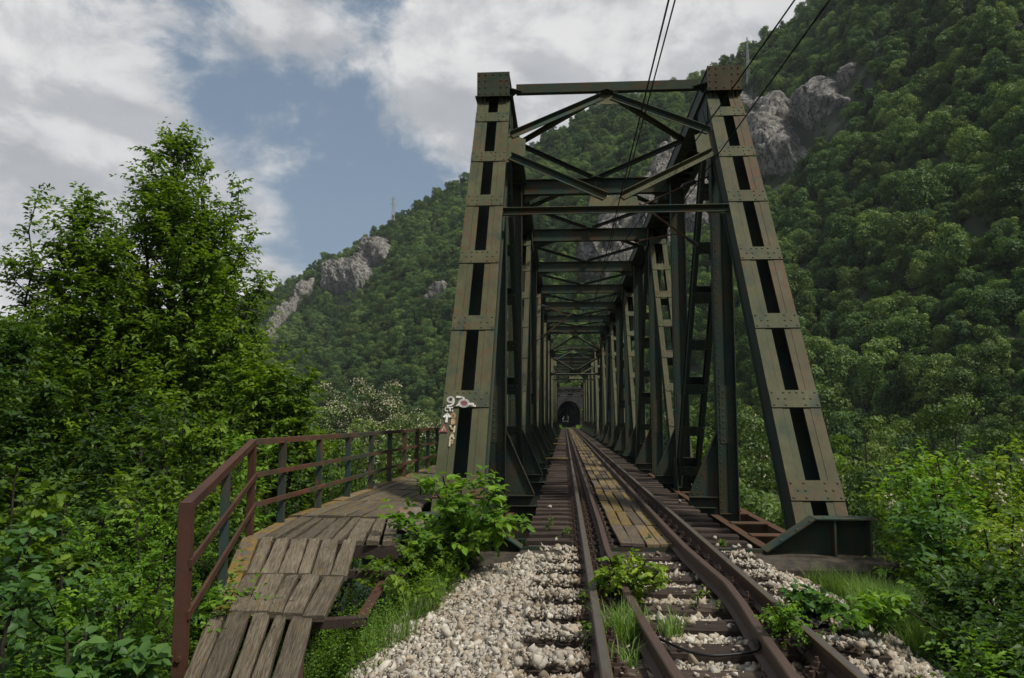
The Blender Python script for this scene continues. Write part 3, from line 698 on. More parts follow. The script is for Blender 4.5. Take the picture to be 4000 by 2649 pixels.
        b = MB(); A, B = Pp(-2.18, 5.63), Pp(2.18, 5.63); c = (A+B)/2; b.obox(c-tt*.045, XAX, tt, n, 2.18, .045, .008); b.obox(c+tt*.007+n*.05, XAX, tt, n, 2.18, .006, .055)
        b.obj('portal_strut', M['beam'], root)
        if not far:
            for xx in np.concatenate([np.linspace(-.6, .6, 9), [-2.0, -1.85, -1.7, 1.7, 1.85, 2.0]]): rivet(Pp(xx, 5.585)+n*.008, n, .016)
        for poly in ([(-.50, 5.70), (.50, 5.70), (.46, 5.98), (-.46, 5.98)], [(-.34, 8.62), (.34, 8.62), (.20, 8.92), (-.20, 8.92)], *[[(s*2.20, 6.93), (s*1.80, 7.12), (s*1.80, 7.60), (s*2.20, 7.78)] for s in (-1, 1)], *[[(s*2.20, 5.52), (s*1.75, 5.56), (s*1.75, 5.70), (s*2.20, 5.78)] for s in (-1, 1)]):
            MB().prism([Pp(x, z, -.125) for x, z in poly], n, .012).obj('gusset_plate', M['faded'], root)
    # floor: cross girders, stringers, bearings
    for k in range(1, 10):
        y = Y0+k*PN; f = MB(); f.box(-2.2, 2.2, y-.008, y+.008, -1.05, -.36)
        for zz in (-1.065, -.36): f.box(-2.2, 2.2, y-.15, y+.15, zz, zz+.015)
        f.obj('floor_beam', M['dark'], root)
    for s in (-1, 1):
        f = MB(); f.box(s*.75-.01, s*.75+.01, Y0-.3, mir(Y0-.3), -.80, -.355)
        for zz in (-.815, -.355): f.box(s*.75-.12, s*.75+.12, Y0-.3, mir(Y0-.3), zz, zz+.014)
        f.obj('stringer', M['dark'], root)
    for e in (1, -1):
        y = Y0-.33 if e > 0 else mir(Y0-.33); b = MB()
        out = [(-2.88, -.28), (-2.88, .235), (-2.18, .235), (-1.60, -.155), (1.60, -.155), (2.18, .235), (2.88, .235), (2.88, -.28)]
        b.prism([(x, y, z) for x, z in out], (0, 1, 0), .016); eb = b.obj('end_girder', M['dark'], root)
        for s in (-1, 1):
            fl = MB(); fl.beam((s*1.56, y, -.165), (s*2.19, y, .252), .30, .016, (0, 1, 0)); fl.beam((s*2.18, y, .252), (s*2.95, y, .252), .34, .016, (0, 1, 0))
            for xx in (2.42, 2.86): fl.box(s*xx-.012, s*xx+.012, y-e*.15, y-e*.009, -.275, .242)
            for xx in (1.75, 1.95, 2.12): rivet((s*xx, y-.12, -.165+(xx-1.56)*.662+.02), (s*-.5, 0, .85), .02)
            for xx in (2.3, 2.5, 2.7, 2.88): rivet((s*xx, y-.1, .261), (0, 0, 1), .02)
            for xx in np.arange(1.75, 2.85, .14): rivet((s*xx, y-.009, -.22), (0, -1, 0), .016)
            fl.obj('edge_flange', M['beam'], eb)
        for s in (-1, 1): MB().box(s*TX-.40, s*TX+.40, y+e*.10, y+e*.95, -1.02 if e < 0 else -.985, -.30).obj('bearing_shoe', M['dark'], root)
M['rustcap'] = paint_mat('rusty_cap_paint', (.085, .075, .042), (.075, .055, .032), (.080, .034, .016), .9)
span1 = thing('truss_span', 'nearer dark green riveted steel truss span with graffiti on its left end post', 'bridge', (0, Y0, -1.0), 'steel truss spans of the railway bridge')
_org = Vector(span1.location)
build_span(span1)
RIV.obj('rivets', M['rivet'], span1, kind='stuff')

# painted marks on the left end post, where hikers are shown the way
def post_pt(x, y, o):
    """a point seen at (x, y) of the photograph, on the front of the end post"""
    d = ray(x, y); A = np.array([0, 11.0, 0.0]); n = np.array([0, FN[0], FN[1]]); s = ((A-CAM)@n)/(d@n); return CAM+s*d+n*o
z6 = lambda x, y: (1650+x/2.412, 1450+y/2.412)
def strokes(name, mat, lines, w, o=.034):
    mb = MB(); n = np.array([0, FN[0], FN[1]])
    for L in lines:
        P = [post_pt(*z6(*p), o) for p in L]
        for a, b in zip(P[:-1], P[1:]):
            t = unit(b-a); sd = np.cross(n, t); e = t*w*.38
            mb.add([a-e+sd*w/2, a-e-sd*w/2, b+e-sd*w/2, b+e+sd*w/2], [(0, 1, 2, 3)]); n_ = n
        o += .0006
    return mb.obj(name, mat, span1)
def arc(cx, cy, rx, ry, a0, a1, k=12): return [(cx+rx*math.cos(R(a0+(a1-a0)*i/k)), cy+ry*math.sin(R(a0+(a1-a0)*i/k))) for i in range(k+1)]
strokes('painted_number', M['whitepaint'], [arc(268, 280, 28, 24, 20, 380), [(296, 280), (298, 300), (288, 322), (268, 335), (238, 339)]], .030)
strokes('painted_letters', M['whitepaint'], [arc(232, 369, 14, 17, -60, -300, 8), [(248, 356), (288, 354)], [(263, 356), (264, 386)], [(284, 380), (288, 388)]], .018)
strokes('painted_trail_mark', M['whitepaint'], [arc(394, 313, 44, 32, 0, 360, 22), [(330, 254), (372, 256), (388, 264), (390, 276)], [(325, 330), (352, 322)], [(440, 318), (470, 326), (476, 334), (498, 338)], [(468, 318), (488, 326)]], .036)
def disc(name, mat, pts, o=.033):
    P = [post_pt(*z6(*p), o) for p in pts]; return MB().add(P, [tuple(range(len(P)))]).obj(name, mat, span1)
disc('painted_dot', M['redpaint'], arc(394, 312, 31, 22, 0, 340, 17))
strokes('painted_arrow', M['whitepaint'], [[(229, 486), (238, 415)], [(208, 440), (238, 414), (262, 440)]], .036)
disc('painted_triangle', M['redpaint'], [(208, 503), (245, 585), (151, 586)])
disc('painted_triangle', M['creampaint'], [(206, 528), (222, 572), (180, 574)], .0355)
strokes('painted_triangle', M['redpaint'], [[(200, 572), (205, 552), (212, 571)]], .014, .037)
strokes('painted_letters', M['orangepaint'], [arc(293, 430, 15, 22, 0, 360)], .028)
strokes('painted_letters', M['orangepaint'], [[(280, 470), (276, 508), (302, 506), (306, 494), (280, 490)], [(280, 470), (304, 470), (306, 482), (280, 489)]], .022)
strokes('painted_letters', M['creampaint'], [[(267, 524), (272, 544), (290, 556), (300, 552)], [(308, 530), (300, 582)]], .027)
strokes('painted_letters', M['creampaint'], [[(262, 644), (284, 594), (298, 646)], [(270, 626), (294, 626)]], .026)
strokes('painted_letters', M['creampaint'], [[(258, 714), (262, 660)], [(262, 660), (284, 662), (287, 678), (278, 692), (262, 692)]], .026)

for o in [c for c in span1.children]: o.matrix_parent_inverse = Matrix.Translation(-_org)
def copy_tree(o, parent=None):
    c = o.copy(); COL.objects.link(c)
    if parent is not None: c.parent = parent; c.matrix_parent_inverse = o.matrix_parent_inverse.copy()
    for ch in list(o.children): copy_tree(ch, c)
    return c
def copy_span():
    r = span1.copy(); COL.objects.link(r); r.location = span1.location+Vector((0, SPAN_SHIFT, 0)); r['label'] = 'farther truss span seen down the inside of the nearer one, before the tunnel'
    for ch in list(span1.children):
        if ch.name.startswith(('painted', 'rivets')): continue
        copy_tree(ch, r)
copy_span()

# ------------------------------------------------------------------ the track
track = thing('railway_track', 'single railway track with guard rails and dark wooden sleepers running over the bridge', 'railway track', (0, 10, -.33))
_tinv = Matrix.Translation(-Vector(track.location))
def tpart(o): o.parent = track; o.matrix_parent_inverse = _tinv; return o
RAIL_PROFILE = [(-.0625, -.165), (.0625, -.165), (.0625, -.153), (.014, -.135), (.010, -.055), (.035, -.040), (.036, -.008), (.028, 0), (-.028, 0), (-.036, -.008), (-.035, -.040), (-.010, -.055), (-.014, -.135), (-.0625, -.153)]
def rail(name, path, mat):
    P = np.array(path, float); T = norm(np.gradient(P, axis=0)); k = len(RAIL_PROFILE); vs = []
    for p, t in zip(P, T):
        sd = np.array([t[1], -t[0], 0])
        vs += [p+sd*a+np.array([0, 0, b]) for a, b in RAIL_PROFILE]
    n = len(P); fs = [(i*k+j, (i+1)*k+j, (i+1)*k+(j+1) % k, i*k+(j+1) % k) for i in range(n-1) for j in range(k)]+[tuple(range(k)), tuple((n-1)*k+j for j in range(k-1, -1, -1))]
    o = tpart(MB().add(vs, fs).obj(name, mat)); return o
def running(x, sgn):
    o = rail('rail', [(x, y, 0) for y in (-12, 0, 10, 40, 90, TUN_Y1)], M['rail'])
    b = MB().box(x-.026, x+.026, -12, 200, -.002, .0015); r = b.obj('running_band', M['railhead'], o)
    b = MB().box(x+.0265 if sgn > 0 else x-.036, x+.036 if sgn > 0 else x-.0265, -12, 120, -.0085, .0006); b.obj('rail_edge', M['railmoss'], o)
running(-.753, 1); running(.753, -1)
rail('guard_rail', [(-.475, 139, 0), (-.475, 20, 0), (-.48, 12, 0), (-.50, 9.3, 0), (-.475, 8.1, 0), (-.455, 7.0, 0)][::-1], M['rail'])
rail('guard_rail', [(-.445, 6.86, 0), (-.41, 6.0, 0), (-.36, 5.2, 0), (-.315, 4.5, 0), (-.25, 3.4, 0), (-.16, 2.2, 0)][::-1], M['rail'])
rail('guard_rail', [(.45, 139, 0), (.45, 20, 0), (.44, 11, 0), (.445, 9.5, 0), (.485, 8.3, 0), (.515, 7.5, 0), (.475, 6.7, 0), (.42, 6.0, 0), (.375, 5.2, 0), (.335, 4.5, 0), (.27, 3.4, 0), (.17, 2.2, 0)][::-1], M['rail'])
def sleeper_mesh(seed, L, w=.235, h=.155):
    r = np.random.default_rng(seed); n = 9; vs = []
    for i in range(n):
        x = -L/2+L*i/(n-1); j = r.normal(0, .006, 8)
        e = .02 if i in (0, n-1) else 0
        vs += [(x+r.normal(0, .008)*(e > 0), -w/2+j[0], -.330), (x, w/2+j[1], -.330), (x, w/2+j[2]-e*.5, -.330+h+j[3]*.5-.018), (x, w/2-.02+j[4], -.330+h+j[5]*.4-e*.5), (x, -w/2+.02+j[6], -.330+h+j[7]*.4-e*.5), (x, -w/2+j[0]+e*.5, -.330+h-.018)]
    fs = [(i*6+j, i*6+(j+1) % 6, (i+1)*6+(j+1) % 6, (i+1)*6+j) for i in range(n-1) for j in range(6)]+[tuple(range(5, -1, -1)), tuple((n-1)*6+j for j in range(6))]
    # the board grain runs along the object's own Y
    me = MB().add([(y, x, z) for x, y, z in vs], [tuple(reversed(f)) for f in fs]).mesh('sleeper', M['sleeper']); return me
LONG = [sleeper_mesh(100+i, 3.08) for i in range(5)]; SHORT = [sleeper_mesh(200+i, 2.62, .245) for i in range(4)]
SL_Y = []
def add_sleepers():
    r = random.Random(3)
    ys = [5.38+.645*k for k in range(-11, 8)]
    for y in ys: SL_Y.append((y, 0))
    y = 10.52
    while y < 138.5: SL_Y.append((y, 1)); y += .632
    for i, (y, lng) in enumerate(SL_Y):
        o = put('sleeper', r.choice(LONG if lng else SHORT)); tpart(o)
        o.location = (r.uniform(-.05, .05), y+r.uniform(-.015, .015), r.uniform(-.006, .006)-(0 if lng else .004)); o.rotation_euler = (0, r.uniform(-.01, .01), R(90)+r.uniform(-.012, .012))
add_sleepers()
def fastener_mesh():
    mb = MB(); mb.box(-.17, .17, -.075, .075, -.178, -.163)
    for s in (-1, 1):
        mb.box(s*.075, s*.115, -.075, .075, -.163, -.128)
        mb.box(s*.045, s*.135, -.028, .028, -.127, -.108); mb.tube([(s*.098, 0, -.13), (s*.098, 0, -.045)], .013, 6); mb.tube([(s*.098, 0, -.108), (s*.098, 0, -.076)], .025, 6)
        mb.tube([(s*.145, .045, -.165), (s*.145, .045, -.125)], .02, 6); mb.tube([(s*.145, -.045, -.165), (s*.145, -.045, -.125)], .02, 6)
    return mb.mesh('fastener', M['rail'])
FM = fastener_mesh()
def add_fasteners():
    far = MB()
    for (y, lng) in SL_Y:
        for x in (-.753, .753):
            if 2 < y < 62: o = put('fastener', FM); tpart(o); o.location = (x, y, 0)
            elif y >= 62:
                for s in (-1, 1): far.box(x+s*.06, x+s*.15, y-.05, y+.05, -.17, -.09)
        for x in (-.475, .45):
            if 10 < y < 40:
                o = put('rail_clip', GM); tpart(o); o.location = (x, y, 0)
    tpart(far.obj('fasteners', M['rail'], kind='stuff'))
gm = MB()
gm.box(-.13, .13, -.045, .045, -.177, -.162)
for s in (-1, 1): gm.box(s*.05, s*.12, -.045, .045, -.165, -.14); gm.tube([(s*.09, 0, -.15), (s*.09, 0, -.10)], .018, 6)
GM = gm.mesh('rail_clip', M['rail'])
add_fasteners()

# ------------------------------------------------------------------ boards
def plank_mesh(seed, w, L, th, mat, n=6, warp=.008, ragged=.01):
    """one board, its grain along Y, edges never quite straight"""
    r = np.random.default_rng(seed); vs = []; c = r.normal(0, warp); tw = r.normal(0, warp*.7)
    e = r.normal(0, ragged*.35, (n, 2)).cumsum(0)*.6+r.normal(0, .0025, (n, 2))
    for i in range(n):
        f = i/(n-1)-.5; y = f*L; bow = c*(1-4*f*f)
        y += r.normal(0, ragged*.4) if i in (0, n-1) else 0
        l, q = -w/2+e[i, 0]*.5, w/2+e[i, 1]*.5
        vs += [(l, y, -th), (q, y, -th), (q, y, bow+tw*f-.006), (q-.008, y, bow+tw*f), (l+.008, y, bow-tw*f), (l, y, bow-tw*f-.006)]
    fs = [(i*6+j, (i+1)*6+j, (i+1)*6+(j+1) % 6, i*6+(j+1) % 6) for i in range(n-1) for j in range(6)]+[tuple(range(6)), tuple((n-1)*6+j for j in range(5, -1, -1))]
    return MB().add(vs, [tuple(reversed(f)) for f in fs]).mesh('plank', mat)
mid = thing('track_boardwalk', 'yellowed walking boards laid end to end between the rails on the bridge', 'boardwalk', (0, 10.4, -.17))
def add_midboards():
    r = random.Random(11); inv = Matrix.Translation(-Vector(mid.location)); MM = [plank_mesh(300+i, .165, 1.80, .04, M['midplank'], 6, .006, .012) for i in range(7)]+[plank_mesh(320+i, .165, 1.80, .04, M['midboard'], 6, .006, .012) for i in range(3)]
    y = 10.38; row = 0
    while y < 137:
        for j in range(4):
            o = put('plank', r.choice(MM if (j in (0, 3) and row > 0) or row > 2 else MM[6:])); o.parent = mid; o.matrix_parent_inverse = inv
            if row < 2 and j == 3: o.data = MM[0]
            o.location = (-.235+j*.181+r.uniform(-.008, .008)+.03, y+.9+r.uniform(-.03, .03), -.118+r.uniform(0, .010)); o.rotation_euler = (r.uniform(-.006, .006), 0, r.uniform(-.016, .016)); o.scale = (r.uniform(.93, 1.03), 1, 1)
        y += 1.825; row += 1
add_midboards()
def add_refuges():
    mesh = [plank_mesh(340+i, .20, .55, .04, M['boardmoss' if i < 4 else 'midplank'], 4, .003, .006) for i in range(6)]; r = random.Random(4)
    for n, (y, lab) in enumerate(((32.4, 'nearest mossy yellow cross platform from the left rail to the truss'), (51.5, 'second mossy cross platform beyond the nearest one on the left of the rails'), (66.5, 'third and farthest mossy cross platform on the left of the rails'))):
        t = thing('cross_platform', lab, 'platform', (-1.45, y, -.15), 'yellow cross platforms beside the track'); inv = Matrix.Translation(-Vector(t.location))
        for j in range(7):
            o = put('plank', r.choice(mesh), t); o.matrix_parent_inverse = inv; o.location = (-2.12+.215*j, y, -.09); o.scale = (1, 1.2, 1)
        for q in (-.2, .2): MB().box(-1.35, .05, q-.05, q+.05, -.10, .015).obj('bearer', M['sleeper'], t)
add_refuges()
# a loose black cable lying across the sleepers
P = [zt for zt in ((2575, 2495, .03), (2630, 2520, .035), (2700, 2548, .02), (2780, 2561, .015), (2870, 2556, .015), (2945, 2545, .03), (2968, 2530, .06), (2958, 2508, .09), (2938, 2500, .05))]
def on_sleeper(x, y, z): d = ray(x, y); s = (-.165+z-CAM[2])/d[2]; return CAM+d*s
def spline(P, k=8):
    P = np.array(P, float); out = []
    for i in range(len(P)-1):
        a, b, c, d = P[max(i-1, 0)], P[i], P[i+1], P[min(i+2, len(P)-1)]
        for t in np.arange(0, 1, 1/k): out.append(.5*((2*b)+(-a+c)*t+(2*a-5*b+4*c-d)*t*t+(-a+3*b-3*c+d)*t**3))
    out.append(P[-1]); return out
tag(MB().tube(spline([on_sleeper(*p) for p in P], 5), .011, 7).obj('cable', M['rubber'], smooth=True), 'loose black cable sagging across the sleepers between the guard rails', 'cable')

# ------------------------------------------------------------------ the side walkway and its ramp
walk = thing('footwalk', 'grey weathered plank walkway and ramp along the left side of the bridge', 'walkway', (-3.8, 10, 0))
winv = Matrix.Translation(-Vector(walk.location))
RA, RDIR = np.array([-4.45, 8.16]), unit((.325, -1.0))          # outer edge of the ramp: start and direction down it
RPER = np.array([-RDIR[1], RDIR[0]])
def ramp_pt(s, u, dz=0): q = RA+RDIR*s+RPER*u; return np.array([q[0], q[1], .25-.115*s+dz])
def add_walkway():
    r = random.Random(8)
    # level deck: rows of boards lengthways
    y = 10.0; row = 0; DM = [plank_mesh(400+i, .178, 1.86, .045, M['deck'], 6, .006, .012) for i in range(8)]; DMM = [plank_mesh(420+i, .185, 1.86, .045, M['boardmoss'], 6, .006, .012) for i in range(3)]
    while y < 42:
        for j in range(8):
            o = put('plank', r.choice(DMM if j == 0 or (j == 1 and r.random() < .3) else DM)); o.parent = walk; o.matrix_parent_inverse = winv
            o.location = (-4.52+j*.193+r.uniform(-.006, .006), y+.94+r.uniform(-.02, .02), .255+r.uniform(-.006, .008)); o.rotation_euler = (r.uniform(-.006, .006), r.uniform(-.02, .02), r.uniform(-.01, .01))
        y += 1.89; row += 1
    # the boards of the ramp, each fall a little narrower: outer and inner edge at the top and at the bottom
    E = [((-4.60, 9.96, .236), (-3.13, 9.93, .236), (-4.45, 8.18, .232), (-2.77, 8.15, .232), 9),       # the row that joins them to the deck
         ((-4.45, 8.16, .25), (-3.17, 8.10, .25), (-4.08, 6.99, .125), (-2.93, 6.90, .125), 7),
         ((-4.08, 7.00, .115), (-2.95, 6.90, .115), (-3.78, 6.08, .02), (-2.83, 5.92, .02), 6),
         ((-3.79, 6.08, .005), (-2.89, 5.92, .005), (-3.10, 3.85, -.235), (-2.42, 3.85, -.235), 5)]
    for row, (Lb, Rb, Lf, Rf, n) in enumerate(E):
        Lb, Rb, Lf, Rf = map(np.array, (Lb, Rb, Lf, Rf)); cut = np.cumsum([0]+[1+.22*math.sin(j*2.3+row*1.7) for j in range(n)]); cut = cut/cut[-1]
        for j in range(n):
            f = (cut[j]+cut[j+1])/2; wf = cut[j+1]-cut[j]; A, B = Lb+(Rb-Lb)*f, Lf+(Rf-Lf)*f; c = (A+B)/2; v = A-B; L = np.linalg.norm(v)
            w = (np.linalg.norm(Rb-Lb)+np.linalg.norm(Rf-Lf))/2*wf-.030
            me = plank_mesh(460+row*10+j, w, L+r.uniform(-.02, .02), .05, M['boardmoss'] if j == 0 and row < 3 else M['board'], 8, .012, .024)
            o = put('plank', me); o.parent = walk; o.matrix_parent_inverse = winv
            o.matrix_basis = Matrix.Translation(c+np.array([0, 0, r.uniform(-.004, .008)])) @ Matrix.Rotation(math.atan2(-v[0], v[1])+r.uniform(-.006, .006), 4, 'Z') @ Matrix.Rotation(math.atan2(v[2], math.hypot(v[0], v[1])), 4, 'X') @ Matrix.Rotation(r.uniform(-.03, .03), 4, 'Y')
    # timbers and a rusty angle beneath
    for s, u1 in ((.95, 1.52), (2.2, 1.20), (3.4, .85)):
        A, B = ramp_pt(s, -.02, -.14), ramp_pt(s, u1, -.14); MB().beam(A, B, .10, .07, (RDIR[0], RDIR[1], 0)).obj('bearer', M['sleeper'], walk).matrix_parent_inverse = winv
    for u in (.12, .66):
        A, B = ramp_pt(-.1, u, -.26), ramp_pt(4.2, u, -.26); MB().beam(A, B, .10, .12, (RPER[0], RPER[1], 0)).obj('ramp_stringer', M['rustred'], walk).matrix_parent_inverse = winv
    A, B = ramp_pt(1.0, 1.44, -.20), ramp_pt(2.2, 1.10, -.20); MB().beam(A, B, .09, .015, (1, 0, 0)).obj('ramp_angle', M['rustred'], walk).matrix_parent_inverse = winv
    for y in np.arange(10.66, 42, PN/2):
        mb = MB(); mb.box(-4.55, -2.95, y-.05, y+.05, .06, .195); mb.prism([(-2.94, y, .05), (-4.4, y, .05), (-2.94, y, -.9)], (0, 1, 0), .014); mb.obj('deck_bracket', M['dark'], walk).matrix_parent_inverse = winv
    for yb_ in (8.16, 9.93): MB().box(-4.50, -2.7, yb_, yb_+.10, .05, .175).obj('bearer', M['sleeper'], walk).matrix_parent_inverse = winv
    for x in (-4.5, -3.1):
        MB().box(x-.04, x+.04, 8.2, 42, -.02, .055).obj('deck_stringer', M['dark'], walk).matrix_parent_inverse = winv
add_walkway()
# pale plate leaning against the end of the deck
A = at(1560, 1983, 9.9); B = at(1644, 1983, 9.9); C_ = at(1672, 2120, 9.75); D = at(1572, 2068, 9.8)
tag(MB().prism([A, B, C_, D], (0, 1, 0), .02).obj('cover_plate', M['palepaint']), 'pale rust-stained steel plate closing the end of the walkway beside the left end post', 'steel plate')

railing = thing('handrail', 'rust red and green steel handrail along the outer edge of the walkway and ramp', 'railing', (-4.5, 8.4, .25))
hinv = Matrix.Translation(-Vector(railing.location))
def hpart(o): o.parent = railing; o.matrix_parent_inverse = hinv; return o
def add_handrail():
    X = -4.50
    corner = np.array([-4.46, 8.42, .24]); lo = np.array([-3.52, 5.05, -.10])
    d = unit(lo-corner); sdv = unit((d[0], d[1], 0)); per = np.array([-sdv[1], sdv[0], 0])
    post = lambda p, h, mat, w=.05, dd=.085, ax=(1, 0, 0), ay=(0, 1, 0), low=.45: hpart(MB().obox(p+np.array([0, 0, (h-low)/2]), ax, ay, (0, 0, 1), w/2, dd/2, (h+low)/2).obj('post', mat))
    ys = [9.45, 10.90, 12.38, 13.88, 15.36, 16.8, 18.25, 19.7]+[19.7+1.46*k for k in range(1, 15)]
    top = 1.03
    for i, y in enumerate(ys): post(np.array([X, y, .25]), top-.03, M['railgreen'], .085, .05)
    yE = ys[-1]+.3
    for z, w, h, nm in ((top, .072, .066, 'top_rail'), (.66, .022, .055, 'middle_rail'), (.33, .022, .055, 'middle_rail')):
        mat = M['mixedrail']
        o = .0 if nm == 'top_rail' else .055
        b = MB().box(X+o-w/2, X+o+w/2, 8.42, yE, .25+z-h, .25+z); hpart(b.obj(nm, mat))
        A = corner+np.array([o*.9, 0, z-h/2+.01]); B = lo+np.array([o*.9, 0, z-h/2+.02]); b = MB().beam(A, B+(d*.0), w, h, per); hpart(b.obj(nm, M['rustred']))
    # ramp posts: at the bend, one between, and the heavy one at the foot
    post(corner+np.array([.0, -.01, 0]), top-.05, M['rustred'], .07, .06, low=.15)
    mp = corner+(lo-corner)*.52; post(mp, top-.04, M['railgreen'], .075, .07, tuple(sdv), tuple(per), .35)
    ft = lo+np.array([0, 0, 0]); p = MB(); p.obox(ft+np.array([0, 0, .02]), per, sdv, (0, 0, 1), .042, .010, 1.02); 
    for s in (-1, 1): p.obox(ft+per*s*.040-sdv*.040+np.array([0, 0, .02]), per, sdv, (0, 0, 1), .006, .039, 1.02)
    hpart(p.obj('post', M['rustred']))
    b = MB(); b.tube([ft+sdv*.011+np.array([0, 0, .05]), ft+sdv*.028+np.array([0, 0, .05])], .020, 8); hpart(b.obj('bolt', M['rustred']))
add_handrail()

# ------------------------------------------------------------------ overhead line
def ribbed(mb_b, mb_g, A, B, n=8, r=.075):
    A = np.asarray(A, float); B = np.asarray(B, float); t = unit(B-A); L = np.linalg.norm(B-A)
    mb_b.tube([A, B], .030, 8)
    for i in range(n):
        c = A+t*L*(.12+.76*i/(n-1)); mb_b.tube([c-t*.014, c, c+t*.012], [.035, r, .03], 12)
        mb_g.tube([c-t*.016, c-t*.002], [r*.55, r*.97], 12)
def cantilever(sx, y, label):
    t = thing('catenary_bracket', label, 'catenary bracket', (sx*2.28, y, 5.2), 'catenary brackets inside the bridge'); o = np.array(t.location)
    P = lambda x, z, dy=0: np.array([sx*x, y+dy, z])-o
    for (a, b, n) in (((2.02, 6.87), (1.66, 6.73), 9), ((2.02, 5.36), (1.72, 5.60), 8)):
        br, gl = MB(), MB(); ribbed(br, gl, P(*a), P(*b), n); i_ = br.obj('insulator', M['porcelain'], t); gl.obj('glazed_ribs', M['glaze'], i_, kind='stuff')
    mb = MB(); mb.tube([P(1.66, 6.73), P(.75, 6.32)], .020, 7); mb.tube([P(1.72, 5.60), P(.62, 6.46)], .028, 7); mb.tube([P(1.62, 5.68), P(.70, 5.52)], .017, 7); mb.tube([P(.9, 5.56), P(.62, 5.46)], .012, 6); mb.obj('tube', M['rustpipe'], t)
    mb = MB(); mb.tube([P(2.30, 6.98), P(2.02, 6.87)], .022, 6); mb.tube([P(2.30, 5.17), P(2.02, 5.36)], .022, 6); mb.obox(P(2.30, 6.98), (1, 0, 0), (0, 1, 0), (0, 0, 1), .04, .06, .07); mb.obox(P(2.30, 5.17), (1, 0, 0), (0, 1, 0), (0, 0, 1), .05, .07, .07)
    mb.tube([P(2.3, 5.22), P(2.85, 5.23)], .008, 5); mb.obj('clamp', M['wire'], t)
cantilever(1, 17.15, 'catenary bracket with ribbed insulators on the first right hanger, nearest the camera')
cantilever(-1, Y0+4*PN+.2, 'catenary bracket with ribbed insulators on a left hanger farther down the first span')
cantilever(1, Y0+6*PN+.2, 'catenary bracket reaching in from the right deep inside the first span')
cantilever(-1, Y0+9*PN+.2, 'catenary bracket reaching in from the left at the far end of the first span')
cantilever(1, Y0+SPAN_SHIFT+6*PN, 'tiny catenary bracket from the right inside the far span above the tunnel mouth')
def wire(label, pts, r=.010):
    tag(MB().tube(pts, r, 5).obj('overhead_wire', M['wire']), label, 'wire', 'overhead line wires')
def sag(x0, x1, y0, y1, z0, z1, s, k=12): return [(x0+(x1-x0)*f, y0+(y1-y0)*f, z0+(z1-z0)*f-s*4*f*(1-f)) for f in np.linspace(0, 1, k+1)]
wire('left wire of the pair running down the middle of the bridge, the contact wire', sag(-.02, .02, -10, 17, 5.44, 5.44, .0)+sag(.02, -.05, 17, 140, 5.44, 5.5, .0)[1:])
wire('right wire of the close pair running down the middle of the bridge', sag(.25, .30, -10, 17, 6.3, 6.36, .10)+[p for y in range(17, 139, 17) for p in sag(.30, .24, y, y+17, 6.36, 6.36, .18, 6)[1:]])
def straight(x0, x1, y0, y1, z0, z1, s): return sag(x0, x1, y0, y1, z0, z1, s, 10)
wire('left of the two wires slanting in front of the right end post cap', straight(3.57, .40, -10, 27.2, 6.85, 6.75, .04), .012)
wire('right of the two wires slanting across the right end post cap', straight(3.34, .85, -10, 35.2, 6.85, 6.45, .04), .012)
# ------------------------------------------------------------------ ballast
def ico():
    t = (1+5**.5)/2; v = np.array([(-1, t, 0), (1, t, 0), (-1, -t, 0), (1, -t, 0), (0, -1, t), (0, 1, t), (0, -1, -t), (0, 1, -t), (t, 0, -1), (t, 0, 1), (-t, 0, -1), (-t, 0, 1)])/math.hypot(1, t)
    f = np.array([(0, 11, 5), (0, 5, 1), (0, 1, 7), (0, 7, 10), (0, 10, 11), (1, 5, 9), (5, 11, 4), (11, 10, 2), (10, 7, 6), (7, 1, 8), (3, 9, 4), (3, 4, 2), (3, 2, 6), (3, 6, 8), (3, 8, 9), (4, 9, 5), (2, 4, 11), (6, 2, 10), (8, 6, 7), (9, 8, 1)])
    return v, f
IV, IF = ico()
def rand_rot(n, r):
    q = norm(r.normal(size=(n, 4))); w, x, y, z = q.T
    return np.stack([np.stack([1-2*(y*y+z*z), 2*(x*y-z*w), 2*(x*z+y*w)], -1), np.stack([2*(x*y+z*w), 1-2*(x*x+z*z), 2*(y*z-x*w)], -1), np.stack([2*(x*z-y*w), 2*(y*z+x*w), 1-2*(x*x+y*y)], -1)], 1)
CV = np.array([(x, y, z) for x in (-1, 1) for y in (-1, 1) for z in (-1, 1)], float)*.62
CF = np.array([(0, 1, 3), (0, 3, 2), (4, 6, 7), (4, 7, 5), (0, 4, 5), (0, 5, 1), (2, 3, 7), (2, 7, 6), (0, 2, 6), (0, 6, 4), (1, 5, 7), (1, 7, 3)])
def stones(P, S, r, tint):
    """broken stones: skewed blocks and chipped lumps"""
    out = []
    for k, (BV, BF) in enumerate(((CV, CF), (IV, IF))):
        m = np.arange(len(P)) % 3 < 2 if k == 0 else np.arange(len(P)) % 3 == 2
        n = m.sum(); q = len(BV); V = BV[None]+r.normal(0, .24 if k == 0 else .20, (n, q, 3))
        if k == 0: V = V*(1+.35*r.uniform(-1, 1, (n, 1, 3))*np.sign(np.roll(BV, 1, 1))[None])
        else:
            c = norm(r.normal(size=(n, 1, 3))); V = V-c*np.clip((V*c).sum(-1)-.25, 0, None)[..., None]
        V = V*np.stack([r.uniform(1.0, 1.45, n), r.uniform(.75, 1.0, n), r.uniform(.5, .85, n)], -1)[:, None]
        V = np.einsum('nij,nkj->nki', rand_rot(n, r), V)*S[m][:, None, None]+P[m][:, None]
        out.append((V.reshape(-1, 3), (BF[None]+q*np.arange(n)[:, None, None]).reshape(-1, 3), np.repeat(tint[m], q)))
    return merge(out)
